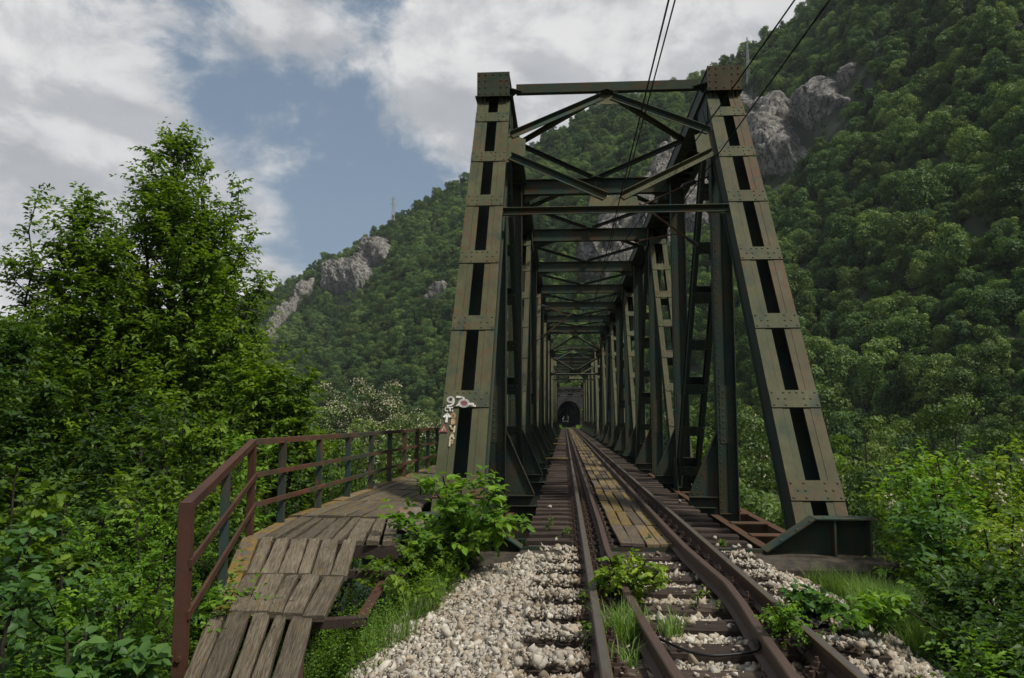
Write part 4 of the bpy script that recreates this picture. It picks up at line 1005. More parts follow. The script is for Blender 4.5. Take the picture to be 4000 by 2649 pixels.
def merge(parts):
    V, T, A, b = [], [], [], 0
    for v, t, a in parts: V.append(v); T.append(t+b); A.append(a); b += len(v)
    return np.concatenate(V), np.concatenate(T), np.concatenate(A)
def build_ballast():
    r = np.random.default_rng(21); n = 84000
    Y = np.where(r.random(n) < .92, r.uniform(4.1, 10, n), r.uniform(1.5, 4.1, n)); X = r.uniform(-3.0, 2.15, n)
    lim_l = -2.84+.11*(Y-5)+(fbm(Y*1.3, Y*0+2, 31, 3)-.5)*.5; lim_r = 1.78+(fbm(Y*1.2, Y*0+5, 33, 3)-.5)*.5
    keep = (X > lim_l-r.exponential(.07, n)) & (X < lim_r+r.exponential(.07, n)) & (Y < 9.95+.0*X)
    # on the sleepers only a few strays, beside the rails fewer
    sy = np.array([y for y, l in SL_Y if not l]); dsl = np.abs(Y[:, None]-sy[None]).min(1)
    on = (dsl < .150) & (np.abs(X) < 1.34)
    keep &= ~(on & (r.random(n) > np.where(np.abs(X) > 1.0, .42, np.where(X < -.85, .95, .04))))
    for xr in (-.753, .753): keep &= ~((np.abs(X-xr) < .10))
    keep &= ~((np.abs(np.abs(X)-.753) < .2) & (r.random(n) < .45))
    X, Y = X[keep], Y[keep]; S = np.clip(r.lognormal(math.log(.0178), .40, len(X)),   .010, .050); S = np.where(Y < 4.2, S*1.0, S)
    Z = bed_z(X, Y)-.014*(np.abs(X) < .7)+S*.2+r.uniform(-.012, .034, len(X))+np.where((dsl[keep] < .125) & (np.abs(X) < 1.32), .085, 0)
    tint = np.clip(r.normal(.52, .24, len(X))+.35*(fbm(X*.8, Y*.8, 50, 2)-.5)-.22*np.exp(-((np.abs(X)-.753)/.2)**2), 0, 1)
    V, T, tt = stones(np.stack([X, Y, Z], -1), S, r, tint)
    o = put('ballast', tri_mesh('ballast', V, T, M['stone'], tt), kind='stuff', label='pale broken limestone ballast round the sleepers')
    # pebbles that strayed on to the first bridge timbers
    L = [(-1.12, 10.9), (1.22, 10.5), (1.30, 10.55), (1.02, 10.6), (1.42, 10.5), (1.1, 11.2), (.9, 10.55), (-1.3, 14.9), (1.35, 16.1)]
    V, T, tt = stones(np.array([(x, y, -.150) for x, y in L]), np.full(len(L), .04), r, np.full(len(L), .7))
    put('stray_stones', tri_mesh('stray_stones', V, T, M['stone'], tt), kind='stuff', label='few pale stones lying on the first bridge sleepers')
build_ballast()

# ------------------------------------------------------------------ plants
def leaf_arrays(P, D, N, L, Wd, tint, fold=.22, droop=.12, shape=1):
    S = norm(np.cross(D, N)); N = np.cross(S, D); L = L[:, None]; Wd = Wd[:, None]; n = len(P)
    if shape == 1:
        mid = P+D*L*.42
        V = np.stack([P, mid+S*Wd*.5+N*Wd*fold, P+D*L-N*L*droop, mid-S*Wd*.5+N*Wd*fold], 1); F = np.array([(0, 2, 1), (0, 3, 2)]); k = 4
    else:
        a, b = P+D*L*.28, P+D*L*.66-N*L*droop*.35
        V = np.stack([P, a+S*Wd*.46+N*Wd*fold*.8, b+S*Wd*.40+N*Wd*fold*.6, P+D*L-N*L*droop*1.2, b-S*Wd*.40+N*Wd*fold*.6, a-S*Wd*.46+N*Wd*fold*.8, a, b], 1)
        F = np.array([(0, 6, 1), (1, 6, 7), (1, 7, 2), (2, 7, 3), (0, 5, 6), (5, 4, 7), (5, 7, 6), (4, 3, 7)]); k = 8
    T = (F[None]+k*np.arange(n)[:, None, None]).reshape(-1, 3)
    return V.reshape(-1, 3), T, np.repeat(tint, k)
def twig_leaves(S, D, L, per, ll, lw, r, droop=.5, shape=1, pinnate=False, tint0=.45, spread=.2, up=1.0):
    """leaves set alternately along twigs: S starts, D directions, L lengths (arrays)"""
    n = len(S); t = (np.arange(per)+.6)/per; D = norm(D)
    tt = np.clip(t[None]+r.normal(0, .05, (n, per)), .05, 1.03)
    P = S[:, None]+D[:, None]*(L[:, None]*tt)[..., None]; P[..., 2] -= droop*.35*L[:, None]*tt**2
    side = norm(np.cross(D, np.array([0, 0, 1.0])+r.normal(0, .15, (n, 3)))); sg = np.where(np.arange(per) % 2, 1, -1)[None, :, None]
    ld = norm(D[:, None]*(.75 if not pinnate else .35)+side[:, None]*sg*.85+np.array([0, 0, -droop])*r.uniform(.3, 1.3, (n, per, 1))+r.normal(0, .22, (n, per, 3)))
    nn = norm(np.array([0, 0, up])+r.normal(0, .38, (n, per, 3)))
    tint = np.clip(tint0+r.normal(0, spread, n)[:, None]+r.normal(0, .10, (n, per)), 0, 1)
    sz = r.uniform(.72, 1.18, (n, per))*(1.0-.25*(tt > .9))
    f = lambda a: a.reshape(-1, *a.shape[2:])
    return leaf_arrays(f(P), f(ld), f(nn), f(sz)*ll, f(sz)*lw, f(tint), droop=.14, shape=shape)
def merge(parts):
    V, T, A, b = [], [], [], 0
    for v, t, a in parts: V.append(v); T.append(t+b); A.append(a); b += len(v)
    return np.concatenate(V), np.concatenate(T), np.concatenate(A)
def limb_path(a, b, lift, r, k=6):
    a, b = np.asarray(a, float), np.asarray(b, float); L = np.linalg.norm(b-a); c = a+(b-a)*.5+np.array([0, 0, lift*L])+r.normal(0, .05*L, 3)
    t = np.linspace(0, 1, k)[:, None]; return (1-t)**2*a+2*t*(1-t)*c+t**2*b
def plant(name, label, cat, base, tips, env, nl=60, twigs=12, tl=.55, per=9, ll=.10, lw=.055, leaf='leaf_tree', bark='bark', seed=1, group=None, droop=.5, shape=1, pinnate=False, trunk_r=.09, tint=.45, limb_up=.75, lo=0.0, stems=1, crown_name='crown', blossom=0, twig_up=.35, spread=.2, lean=.0, lead=1.6):
    """base: foot; tips: list of leader tips, first the highest; env: [(relative height, radius)] of the crown; lo: where the crown starts"""
    r = np.random.default_rng(seed); base = np.asarray(base, float); tips = [np.asarray(t, float) for t in tips]
    t = thing(name, label, cat, tuple(base), group); wood = MB(); S, D, L = [], [], []
    apex = tips[0]; H = apex[2]-base[2]
    trunks = []
    for i, tp in enumerate(tips):
        if i == 0 or stems > 1: s = base+np.append(r.normal(0, .12*(stems > 1), 2), 0)
        else:
            f = r.uniform(.35, .6); s = trunks[0][int(f*(len(trunks[0])-1))]
        pth = limb_path(s, tp, .04 if i == 0 else .12, r, 10); pth[1:-1] += r.normal(0, .008*H, (8, 3)); trunks.append(pth)
        r0 = trunk_r*(1 if i == 0 else .5); wood.tube(pth, np.linspace(r0, .008, 10), 6, cap=False)
        m = int(twigs*lead); f = r.uniform(.42, 1, m)**.8; q = f*9; qi = np.minimum(q.astype(int), 8); pp = pth[qi]+(pth[qi+1]-pth[qi])*(q-qi)[:, None]
        S.append(pp); dd = norm(r.normal(0, 1, (m, 3))*np.array([1, 1, .4])+np.array([0, 0, .7])); D.append(dd); L.append(tl*(1.35-.75*f)*r.uniform(.6, 1.1, m))
    hs = np.array([e[0] for e in env]); rs = np.array([e[1] for e in env])
    for i in range(nl):
        for _ in range(12):
            h = r.uniform(lo, .985)
            if r.random() < np.interp(h, hs, rs)/rs.max()+.22: break
        rad = np.interp(h, hs, rs)*math.sqrt(r.uniform(.22, 1)); ph = r.uniform(0, 2*math.pi); tk = trunks[r.integers(len(trunks))] if stems > 1 else trunks[0]
        z = base[2]+h*H
        ax = np.array([np.interp(z, tk[:, 2], tk[:, 0]), np.interp(z, tk[:, 2], tk[:, 1]), 0])
        e = np.array([ax[0]+rad*math.cos(ph)+lean*h*H, ax[1]+rad*math.sin(ph), z]); zs = max(base[2]+.05*H, z-rad*limb_up-.03*H)
        s = np.array([np.interp(zs, tk[:, 2], tk[:, 0]), np.interp(zs, tk[:, 2], tk[:, 1]), zs])
        pth = limb_path(s, e, -.06, r); ln = np.linalg.norm(e-s); wood.tube(pth, np.linspace(max(.010, trunk_r*.28*min(1, ln/2.5)), .004, 6), 4, cap=False)
        m = max(4, int(twigs*(.45+.55*min(1.6, ln/2.0)))); f = r.uniform(.28, 1, m)**.8; q = f*5; qi = np.minimum(q.astype(int), 4)
        S.append(pth[qi]+(pth[qi+1]-pth[qi])*(q-qi)[:, None]); ld = norm(pth[qi+1]-pth[qi])
        D.append(norm(ld*.7+r.normal(0, .75, (m, 3))+np.array([0, 0, twig_up]))); L.append(tl*r.uniform(.5, 1.1, m))
    S, D, L = np.concatenate(S), np.concatenate(D), np.concatenate(L)
    V, T, A = twig_leaves(S-base, D, L, per, ll, lw, r, droop, shape, pinnate, tint, spread)
    put(crown_name, tri_mesh(crown_name, V, T, M[leaf], A), t)
    wm = wood.mesh('trunk', M[bark], True); wm.transform(Matrix.Translation(-Vector(base))); put('trunk' if trunk_r > .03 else 'stem', wm, t)
    if blossom:
        k = r.choice(len(S), blossom); o = S[k]-base+D[k]*L[k][:, None]; q = 26
        P = (o[:, None]+np.stack([r.normal(0, .035, (blossom, q)), r.normal(0, .035, (blossom, q)), -r.random((blossom, q))*.20], -1)).reshape(-1, 3); n = len(P)
        V, T, A = leaf_arrays(P, norm(r.normal(size=(n, 3))), norm(r.normal(size=(n, 3))), np.full(n, .045), np.full(n, .034), np.zeros(n)); put('blossom', tri_mesh('blossom', V, T, M['blossom']), t)
    return t
def crown_mesh(name, seed, R_, H, n, ll, mat, lobes=9, flat=1.0):
    """a rounded crown of leafy lobes seen from afar; its foot at z=0"""
    r = np.random.default_rng(seed); C_, Rr = [], []
    for i in range(lobes):
        a = r.uniform(0, 2*math.pi); q = math.sqrt(r.random())*.70; z = r.uniform(.34, .88) if i else .84
        C_.append((q*R_*math.cos(a)*(1.15-z*.5), q*R_*math.sin(a)*(1.15-z*.5), z*H)); Rr.append(R_*r.uniform(.18, .48)*(1.1-.35*(z > .75)))
    for i in range(4):
        a = r.uniform(0, 2*math.pi); C_.append((R_*.55*math.cos(a), R_*.55*math.sin(a), .22*H)); Rr.append(R_*r.uniform(.3, .45))
    C_, Rr = np.array(C_), np.array(Rr); pick = r.choice(len(C_), n*2, p=Rr**2/(Rr**2).sum()); dirs = norm(r.normal(size=(n*2, 3))+np.array([0, 0, .35])); sh = 1+.5*(vnoise(dirs[:, 0]*3+pick*7.3, dirs[:, 1]*3+dirs[:, 2]*2, seed)-.5)
    P = C_[pick]+dirs*(Rr[pick]*sh*(1-.42*r.random(n*2)**2.2))[:, None]*np.array([1, 1, .82*flat])
    dist = np.linalg.norm((P[:, None]-C_[None])/np.array([1, 1, .82*flat]), axis=2)/Rr[None]; dist[np.arange(n*2), pick] = 9; ok = dist.min(1) > .62
    P, dirs, pick = P[ok][:n], dirs[ok][:n], pick[ok][:n]; m = len(P)
    tang = norm(np.cross(dirs, r.normal(size=(m, 3)))); D = norm(tang+np.array([0, 0, -.35])); N = norm(dirs*.7+r.normal(0, .5, (m, 3))+np.array([0, 0, .35]))
    tint = np.clip(.42+r.normal(0, .13, len(C_))[pick]+r.normal(0, .12, m), 0, 1)
    V, T, A = leaf_arrays(P, D, N, ll*r.uniform(.6, 1.3, m), ll*.62*r.uniform(.6, 1.3, m), tint, fold=.12, droop=.1)
    return tri_mesh(name, V, T, M[mat], A)

# ---- the wood on the mountainside
def build_forest():
    r = np.random.default_rng(5); NV = 8
    var = [crown_mesh('hillside_crown', 900+i, (2.7, 3.4, 2.3, 3.0, 2.6, 3.6, 2.1, 2.9)[i], (6.2, 5.6, 7.4, 6.6, 5.4, 6.0, 6.4, 7.0)[i], 4600, .31, ('leaf_hill', 'leaf_hill', 'leaf_hill', 'leaf_mid', 'leaf_hill', 'leaf_hill', 'leaf_mid', 'leaf_dark')[i], 12+3*(i % 4)) for i in range(NV)]
    g = 3.7; xs = np.arange(-330, 330, g); ys = np.arange(60, 560, g); XX, YY = np.meshgrid(xs, ys); X = (XX+r.uniform(-.46, .46, XX.shape)*g).ravel(); Y = (YY+r.uniform(-.46, .46, YY.shape)*g).ravel()
    dx, dy = X-CAM[0], Y; rr = np.hypot(dx, dy); th = np.arctan2(dx, dy)
    X2, Y2 = X+r.uniform(1.2, 3, len(X)), Y+r.uniform(1.2, 3, len(X)); low = np.concatenate([np.zeros(len(X), bool), np.ones(len(X), bool)]); X, Y = np.concatenate([X, X2]), np.concatenate([Y, Y2]); dx, dy = X-CAM[0], Y; rr = np.hypot(dx, dy); th = np.arctan2(dx, dy)
    ok = (th > R(-47)) & (th < R(43)) & (rr > base_r(th)-16) & (rr < ridge_r(th)+14) & ~((np.abs(X) < 7.5) & (Y < TUN_Y0+13))
    for poly in CRAG_XY[:7]: ok &= ~((edge_dist(X, Y, poly) < 1.2) | inside(X, Y, poly))
    low = low[ok]; X, Y, rr, th = X[ok], Y[ok], rr[ok], th[ok]; Z = hill_h(X, Y)-1.0
    S = np.clip(r.lognormal(-.03, .26, len(X)), .5, 1.7)*np.where(rr > ridge_r(th)-10, .8, 1); S = np.where(low, .42*np.minimum(S, 1.2), S); rot = r.uniform(0, 2*math.pi, len(X)); pick = r.integers(0, NV, len(X)); sz = r.uniform(.85, 1.2, len(X))
    # a lower crown in front of a crag would hide it
    px = np.array([project((x, y, z+5))[:2] for x, y, z in zip(X, Y, Z)]); hide = np.zeros(len(X), bool)
    pts_ = [np.array([project((x, y, z+q))[:2] for x, y, z in zip(X, Y, Z)]) for q in (2, 5, 8)]
    for i, (lab, p2, amp) in enumerate(CRAGS[:7]):
        for q in pts_: hide |= inside(q[:, 0], q[:, 1], p2)
    small = hide
    S[small] *= np.where(r.random(small.sum()) < .12, .5, .28)
    inview = (px[:, 0] > -60) & (px[:, 0] < 4060) & (px[:, 1] > -40)
    # hidden by the near things? keep the single trees to where the slope shows
    score = np.where(inview & (px[:, 0] > 2850) | (inview & (px[:, 0] > 1100) & (px[:, 0] < 1700)), S/rr, 0)
    order = np.argsort(-score); first = order[:290]; rest = order[290:]
    objs = []
    for i in first:
        side = 'right' if px[i, 0] > 2205 else 'left'; e_ = (px[i, 1]-1638)/F_PX*-1; hb = 'at the foot of' if e_ < .09 else ('low on' if e_ < .2 else ('halfway up' if e_ < .34 else 'high on'))
        wb = ('just right of the right end post' if px[i, 0] < 3200 else ('between the right end post and picture edge' if px[i, 0] < 3600 else 'close to the right picture edge')) if side == 'right' else 'between pointed tree and left end post'
        o = put('hillside_tree', var[pick[i]], loc=(X[i], Y[i], Z[i])); o.scale = (S[i], S[i], S[i]*sz[i]); o.rotation_euler = (0, 0, rot[i])
        tag(o, 'wood tree %s the %s hillside %s' % (hb, side, wb) if side == 'left' else 'wood tree %s the hillside %s' % (hb, wb), 'tree', 'trees %s the %s hillside, %s' % (hb, side, wb)); objs.append(o)
    src = {}
    for i, o in zip(first, objs): src.setdefault(pick[i], o)
    # the rest of the wood: one object, crowns set on points
    me = bpy.data.meshes.new('forest'); me.from_pydata(np.stack([X[rest], Y[rest], Z[rest]], -1).tolist(), [], [])
    for nm, dat, ty in (('size', np.stack([S[rest], S[rest], S[rest]*sz[rest]], -1), 'FLOAT_VECTOR'), ('turn', np.stack([np.zeros(len(rest)), np.zeros(len(rest)), rot[rest]], -1), 'FLOAT_VECTOR'), ('variety', pick[rest], 'INT')):
        a = me.attributes.new(nm, ty, 'POINT'); a.data.foreach_set('vector' if ty != 'INT' else 'value', dat.ravel().astype(np.float32 if ty != 'INT' else np.int32))
    fo = put('forest', me, kind='stuff', label='dense broadleaf forest covering the mountainsides')
    ng = bpy.data.node_groups.new('forest', 'GeometryNodeTree'); ng.interface.new_socket('Geometry', in_out='INPUT', socket_type='NodeSocketGeometry'); ng.interface.new_socket('Geometry', in_out='OUTPUT', socket_type='NodeSocketGeometry')
    N_ = ng.nodes; gi, go, jn = N_.new('NodeGroupInput'), N_.new('NodeGroupOutput'), N_.new('GeometryNodeJoinGeometry')
    def attr(nm, ty):
        a = N_.new('GeometryNodeInputNamedAttribute'); a.data_type = ty; a.inputs[0].default_value = nm; return [o for o in a.outputs if o.enabled][0]
    for k in range(NV):
        oi = N_.new('GeometryNodeObjectInfo'); oi.inputs[0].default_value = src[k]; oi.inputs['As Instance'].default_value = True
        ip = N_.new('GeometryNodeInstanceOnPoints'); cmp_ = N_.new('FunctionNodeCompare'); cmp_.data_type = 'INT'; cmp_.operation = 'EQUAL'
        ng.links.new(attr('variety', 'INT'), cmp_.inputs[2]); cmp_.inputs[3].default_value = k
        e2r = N_.new('FunctionNodeEulerToRotation'); ng.links.new(attr('turn', 'FLOAT_VECTOR'), e2r.inputs[0])
        ng.links.new(gi.outputs[0], ip.inputs['Points']); ng.links.new(cmp_.outputs[0], ip.inputs['Selection']); ng.links.new(oi.outputs['Geometry'], ip.inputs['Instance'])
        ng.links.new(e2r.outputs[0], ip.inputs['Rotation']); ng.links.new(attr('size', 'FLOAT_VECTOR'), ip.inputs['Scale']); ng.links.new(ip.outputs[0], jn.inputs[0])
    ng.links.new(jn.outputs[0], go.inputs[0]); fo.modifiers.new('crowns', 'NODES').node_group = ng
build_forest()

# ---- pylons on the slopes
def pylon(label, foot, top, w, arms):
    t = thing('lattice_pylon', label, 'pylon', tuple(foot)); H = top; leg = MB(); br = MB()
    c = lambda i, z: np.array([(1, -1)[i in (1, 2)], (1, -1)[i > 1], 0])*(w/2*(1-.8*z/H))+np.array([0, 0, z])
    for i in range(4): leg.tube([c(i, 0), c(i, H)], .10, 4)
    n = 9
    for k in range(n):
        z0, z1 = H*k/n, H*(k+1)/n
        for i in range(4): br.tube([c(i, z0), c((i+1) % 4, z1)], .055, 4); br.tube([c((i+1) % 4, z0), c(i, z1)], .055, 4)
    leg.obj('leg', M['galv'], t); br.obj('bracing', M['galv'], t)
    if arms:
        a = MB()
        for z in arms: a.tube([(-1.9, 0, z), (0, 0, z+.5)], .09, 4); a.tube([(1.9, 0, z), (0, 0, z+.5)], .09, 4); a.tube([(-1.9, 0, z), (1.9, 0, z)], .08, 4)
        a.obj('crossarm', M['galv'], t)
    return t
def add_pylons():
    for (px, py, ty, w, arms, lab) in ((1534, 912, 786, 2.6, True, 'grey lattice pylon with cross arms on the left skyline'), (2924, 340, 172, 1.3, False, 'slim pale lattice mast in the trees above the right end post')):
        x, y = hit(px, py); z = float(hill_h(x, y)); r_ = math.hypot(x-CAM[0], y); H = (py-ty)/F_PX*r_*1.08+2
        pylon(lab, (x, y, z), H, w, (H*.78, H*.9) if arms else None)
add_pylons()
# ------------------------------------------------------------------ trees and bushes, one by one
def gz(x, y): return float(ground_h(x, y))
def foot(px, Y, dz=0.0):
    p = at(px, 1638, Y); return np.array([p[0], p[1], gz(p[0], p[1])-.05+dz])
TREE = dict(ll=.145, lw=.078, per=9, tl=.75, droop=.55, trunk_r=.13)
def add_left_trees():
    Y = 18.0
    plant('tall_tree', 'tall pointed green tree rising above the others left of the walkway', 'tree', foot(590, Y), [at(700, 500, Y), at(585, 575, Y-.4), at(815, 655, Y+.5), at(935, 700, Y+.3), at(1000, 905, Y+.2), at(1035, 1080, Y), at(480, 850, Y), at(640, 720, Y-.5), at(860, 1000, Y-1.2)],
          [(0, .6), (.25, 2.7), (.42, 3.1), (.55, 3.0), (.68, 2.6), (.80, 1.85), (.90, 1.05), (.96, .55), (1, .1)], nl=520, twigs=16, lead=4.5, seed=11, lo=.14, **TREE)
    Y = 16.5
    plant('twin_topped_tree', 'green tree with two pointed tops at the left edge', 'tree', foot(190, Y), [at(330, 745, Y), at(150, 755, Y), at(408, 820, Y), at(245, 950, Y-.5), at(60, 1010, Y), at(470, 1280, Y)],
          [(0, .5), (.25, 2.0), (.45, 2.4), (.62, 2.2), (.78, 1.6), (.9, .9), (1, .1)], nl=370, twigs=15, lead=4.5, seed=12, lo=.12, **TREE)
    Y = 15.0
    plant('tree', 'shorter leafy tree whose right edge reaches towards the walkway handrail', 'tree', foot(1000, Y), [at(1090, 1425, Y), at(1195, 1480, Y), at(960, 1390, Y), at(1150, 1560, Y-.3), at(880, 1420, Y)],
          [(0, .5), (.3, 1.35), (.6, 1.25), (.85, .8), (1, .1)], nl=130, twigs=15, lead=4, seed=13, lo=.1, **TREE)
    Y = 13.0
    plant('tree', 'dark green tree at the left edge in front of the twin topped one', 'tree', foot(40, Y), [at(60, 1290, Y), at(-160, 1150, Y), at(200, 1500, Y)],
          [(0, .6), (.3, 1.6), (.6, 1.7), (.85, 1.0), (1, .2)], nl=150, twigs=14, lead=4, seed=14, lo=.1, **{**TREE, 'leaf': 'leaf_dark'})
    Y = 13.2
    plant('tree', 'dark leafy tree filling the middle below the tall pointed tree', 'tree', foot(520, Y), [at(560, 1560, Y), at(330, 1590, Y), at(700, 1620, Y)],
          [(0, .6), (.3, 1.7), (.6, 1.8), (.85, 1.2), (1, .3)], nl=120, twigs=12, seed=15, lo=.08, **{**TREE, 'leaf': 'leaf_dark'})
    # further back, to close the view
    for i, (px, Yb, top, rad) in enumerate(((250, 25, 1150, 3.6), (760, 26, 1230, 3.4), (1080, 25, 1540, 2.6), (-150, 24, 1000, 3.6))):
        lab = ['far tree half hidden behind the twin topped tree', 'far tree showing through the lower crown of the tall pointed tree', 'low far tree behind the shorter leafy tree near the handrail', 'far tree at the very left edge behind the others'][i]
        f = foot(px, Yb); tp = at(px, top, Yb); tr = thing('tree', lab, 'tree', tuple(f)); put('crown', crown_mesh('crown', 700+i, rad, tp[2]-f[2], 5200, .34, 'leaf_tree', 12), tr); MB().tube([(0, 0, 0), (.1, 0, (tp[2]-f[2])*.7)], [.16, .06], 6).obj('trunk', M['bark'], tr)
    # bushes under the trees and below the handrail
    B = dict(per=9, twigs=11, tl=.45, droop=.45, trunk_r=.028, stems=2, crown_name='foliage', lo=.05)
    env = [(0, .5), (.35, 1.0), (.7, .9), (1, .25)]; ev = lambda s: [(h, w*s) for h, w in env]
    plant('hazel_bush', 'bushy hazel with hanging leaves under the handrail bend', 'bush', foot(770, 9.6), [at(720, 1560, 9.6), at(860, 1640, 9.8), at(640, 1700, 9.4)], ev(.85), nl=75, ll=.105, lw=.062, leaf='leaf_tree', seed=21, **B)
    plant('bush', 'leafy bush with pale new shoots just behind the bend of the handrail', 'bush', foot(930, 11.2), [at(960, 1700, 11.2), at(880, 1650, 11.4), at(1040, 1780, 11)], ev(.8), nl=70, ll=.10, lw=.055, leaf='leaf_bright', seed=22, **B)
    plant('bush', 'dark bush behind the green posts of the level handrail', 'bush', foot(1180, 14), [at(1180, 1760, 14), at(1290, 1800, 14), at(1080, 1720, 14)], ev(1.1), nl=70, ll=.10, lw=.055, leaf='leaf_dark', seed=23, **B)
    plant('flowering_acacia', 'bright green acacia with white blossom just above the level handrail', 'bush', foot(1190, 20), [at(1180, 1590, 20), at(1250, 1640, 20), at(1120, 1650, 20)], ev(1.5), nl=110, ll=.10, lw=.05, leaf='leaf_yellow', seed=24, blossom=70, **B)
    plant('bush', 'green bush behind the handrail close to the left end post', 'bush', foot(1420, 20), [at(1430, 1700, 20), at(1340, 1730, 20), at(1530, 1690, 20)], ev(1.5), nl=90, ll=.11, lw=.055, leaf='leaf_tree', seed=25, blossom=25, **B)
    plant('locust_bush', 'locust bush with rows of small pale leaflets left of the handrail foot', 'bush', foot(520, 7.0), [at(560, 1975, 7.0), at(400, 2060, 7), at(690, 2050, 7.1), at(620, 2200, 6.7)], ev(.85), nl=85, ll=.055, lw=.032, leaf='leaf_bright', seed=26, pinnate=True, **{**B, 'per': 15, 'tl': .34})
    plant('locust_bush', 'low locust bush at the bottom left with feathery bright leaves', 'bush', foot(420, 5.4), [at(480, 2290, 5.4), at(330, 2350, 5.3), at(640, 2370, 5.5)], ev(.6), nl=60, ll=.052, lw=.030, leaf='leaf_bright', seed=27, pinnate=True, **{**B, 'per': 15, 'tl': .30})
    plant('hazel_bush', 'broad leaved bush in the bottom left corner', 'bush', foot(90, 5.6), [at(110, 2080, 5.6), at(-60, 2160, 5.6), at(240, 2250, 5.4)], ev(.75), nl=60, ll=.085, lw=.058, leaf='leaf_blue', seed=28, shape=2, **B)
    plant('hazel_bush', 'bush with large round leaves at the left edge halfway down', 'bush', foot(60, 8), [at(70, 1790, 8), at(-80, 1700, 8), at(190, 1900, 8)], ev(.8), nl=60, ll=.12, lw=.085, leaf='leaf_tree', seed=29, shape=2, **B)
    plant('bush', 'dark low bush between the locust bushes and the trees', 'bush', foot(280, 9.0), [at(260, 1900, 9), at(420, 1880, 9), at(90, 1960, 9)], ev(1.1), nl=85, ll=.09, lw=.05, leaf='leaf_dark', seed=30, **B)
    plant('ivy_shrub', 'low plant with broad pointed leaves at the foot of the handrail', 'plant', foot(330, 4.7), [at(340, 2470, 4.7), at(260, 2500, 4.6), at(430, 2520, 4.8)], ev(.33), nl=26, ll=.11, lw=.075, leaf='leaf_blue', seed=31, shape=2, **{**B, 'per': 6, 'tl': .2})
    plant('bush', 'small bush seen between the handrail posts below the ramp edge', 'bush', foot(830, 7.6), [at(850, 2060, 7.6), at(770, 2150, 7.6), at(930, 2150, 7.8)], ev(.55), nl=50, ll=.075, lw=.042, leaf='leaf_dark', seed=32, **B)
    plant('bush', 'small bright plant showing through the handrail beside the lowest ramp boards', 'bush', foot(780, 6.0), [at(790, 2290, 6), at(740, 2350, 6), at(860, 2330, 6.2)], ev(.38), nl=34, ll=.06, lw=.038, leaf='leaf_bright', seed=33, **B)
def add_right_bushes():
    B = dict(per=9, twigs=11, tl=.42, droop=.5, trunk_r=.026, stems=2, crown_name='foliage', lo=.04)
    env = [(0, .5), (.35, 1.0), (.7, .9), (1, .25)]; ev = lambda s: [(h, w*s) for h, w in env]
    plant('bush', 'large yellow green bush with dry flower heads at the right edge', 'bush', foot(3880, 10.0), [at(3900, 1760, 10), at(3740, 1830, 10), at(4060, 1790, 10), at(3640, 1930, 9.8)], ev(1.3), nl=130, ll=.085, lw=.048, leaf='leaf_yellow', seed=41, blossom=60, **B)
    plant('bush', 'leafy bush with an arching left branch right of the bridge bearing', 'bush', foot(3720, 9.2), [at(3660, 1790, 9.2), at(3530, 1880, 9), at(3760, 1740, 9.6), at(3650, 1990, 8.8)], ev(.55), nl=64, ll=.085, lw=.05, leaf='leaf_bright', seed=42, **B)
    plant('sapling', 'slender sapling with a bare dark stem in front of the right bushes', 'sapling', foot(3660, 7.6), [at(3650, 1890, 7.6), at(3560, 2040, 7.5), at(3760, 2020, 7.6)], [(0, .05), (.4, .30), (.65, .42), (.85, .3), (1, .08)], nl=20, ll=.10, lw=.055, leaf='leaf_blue', seed=43, shape=2, **{**B, 'lo': .3, 'stems': 1, 'twigs': 7, 'per': 7, 'trunk_r': .016})
    plant('bush', 'dark low bush under the sapling at the right', 'bush', foot(3830, 6.6), [at(3810, 2250, 6.6), at(3700, 2330, 6.6), at(3960, 2250, 6.7)], ev(.6), nl=80, ll=.075, lw=.048, leaf='leaf_dark', seed=44, **B)
    plant('bush', 'bush in the bottom right corner beside the ballast', 'bush', foot(4080, 5.3), [at(4060, 2420, 5.3), at(4160, 2330, 5.4), at(3960, 2530, 5.1)], ev(.45), nl=80, ll=.065, lw=.04, leaf='leaf_dark', seed=45, **B)
    plant('bush', 'yellowish twiggy bush between the sapling and the right edge', 'bush', foot(3960, 7.6), [at(3960, 2020, 7.6), at(3850, 2110, 7.5), at(4060, 2060, 7.7)], ev(.75), nl=80, ll=.065, lw=.034, leaf='leaf_yellow', seed=46, blossom=40, **B)
    plant('bush', 'low bright plant at the outer edge of the right ballast', 'bush', foot(3900, 5.0), [at(3880, 2580, 5.0), at(3950, 2590, 5.0), at(3830, 2630, 4.9)], ev(.22), nl=26, ll=.05, lw=.03, leaf='leaf_bright', seed=47, **B)
def g2(px, py, z): d = ray(px, py); s = (z-CAM[2])/d[2]; return CAM+d*s
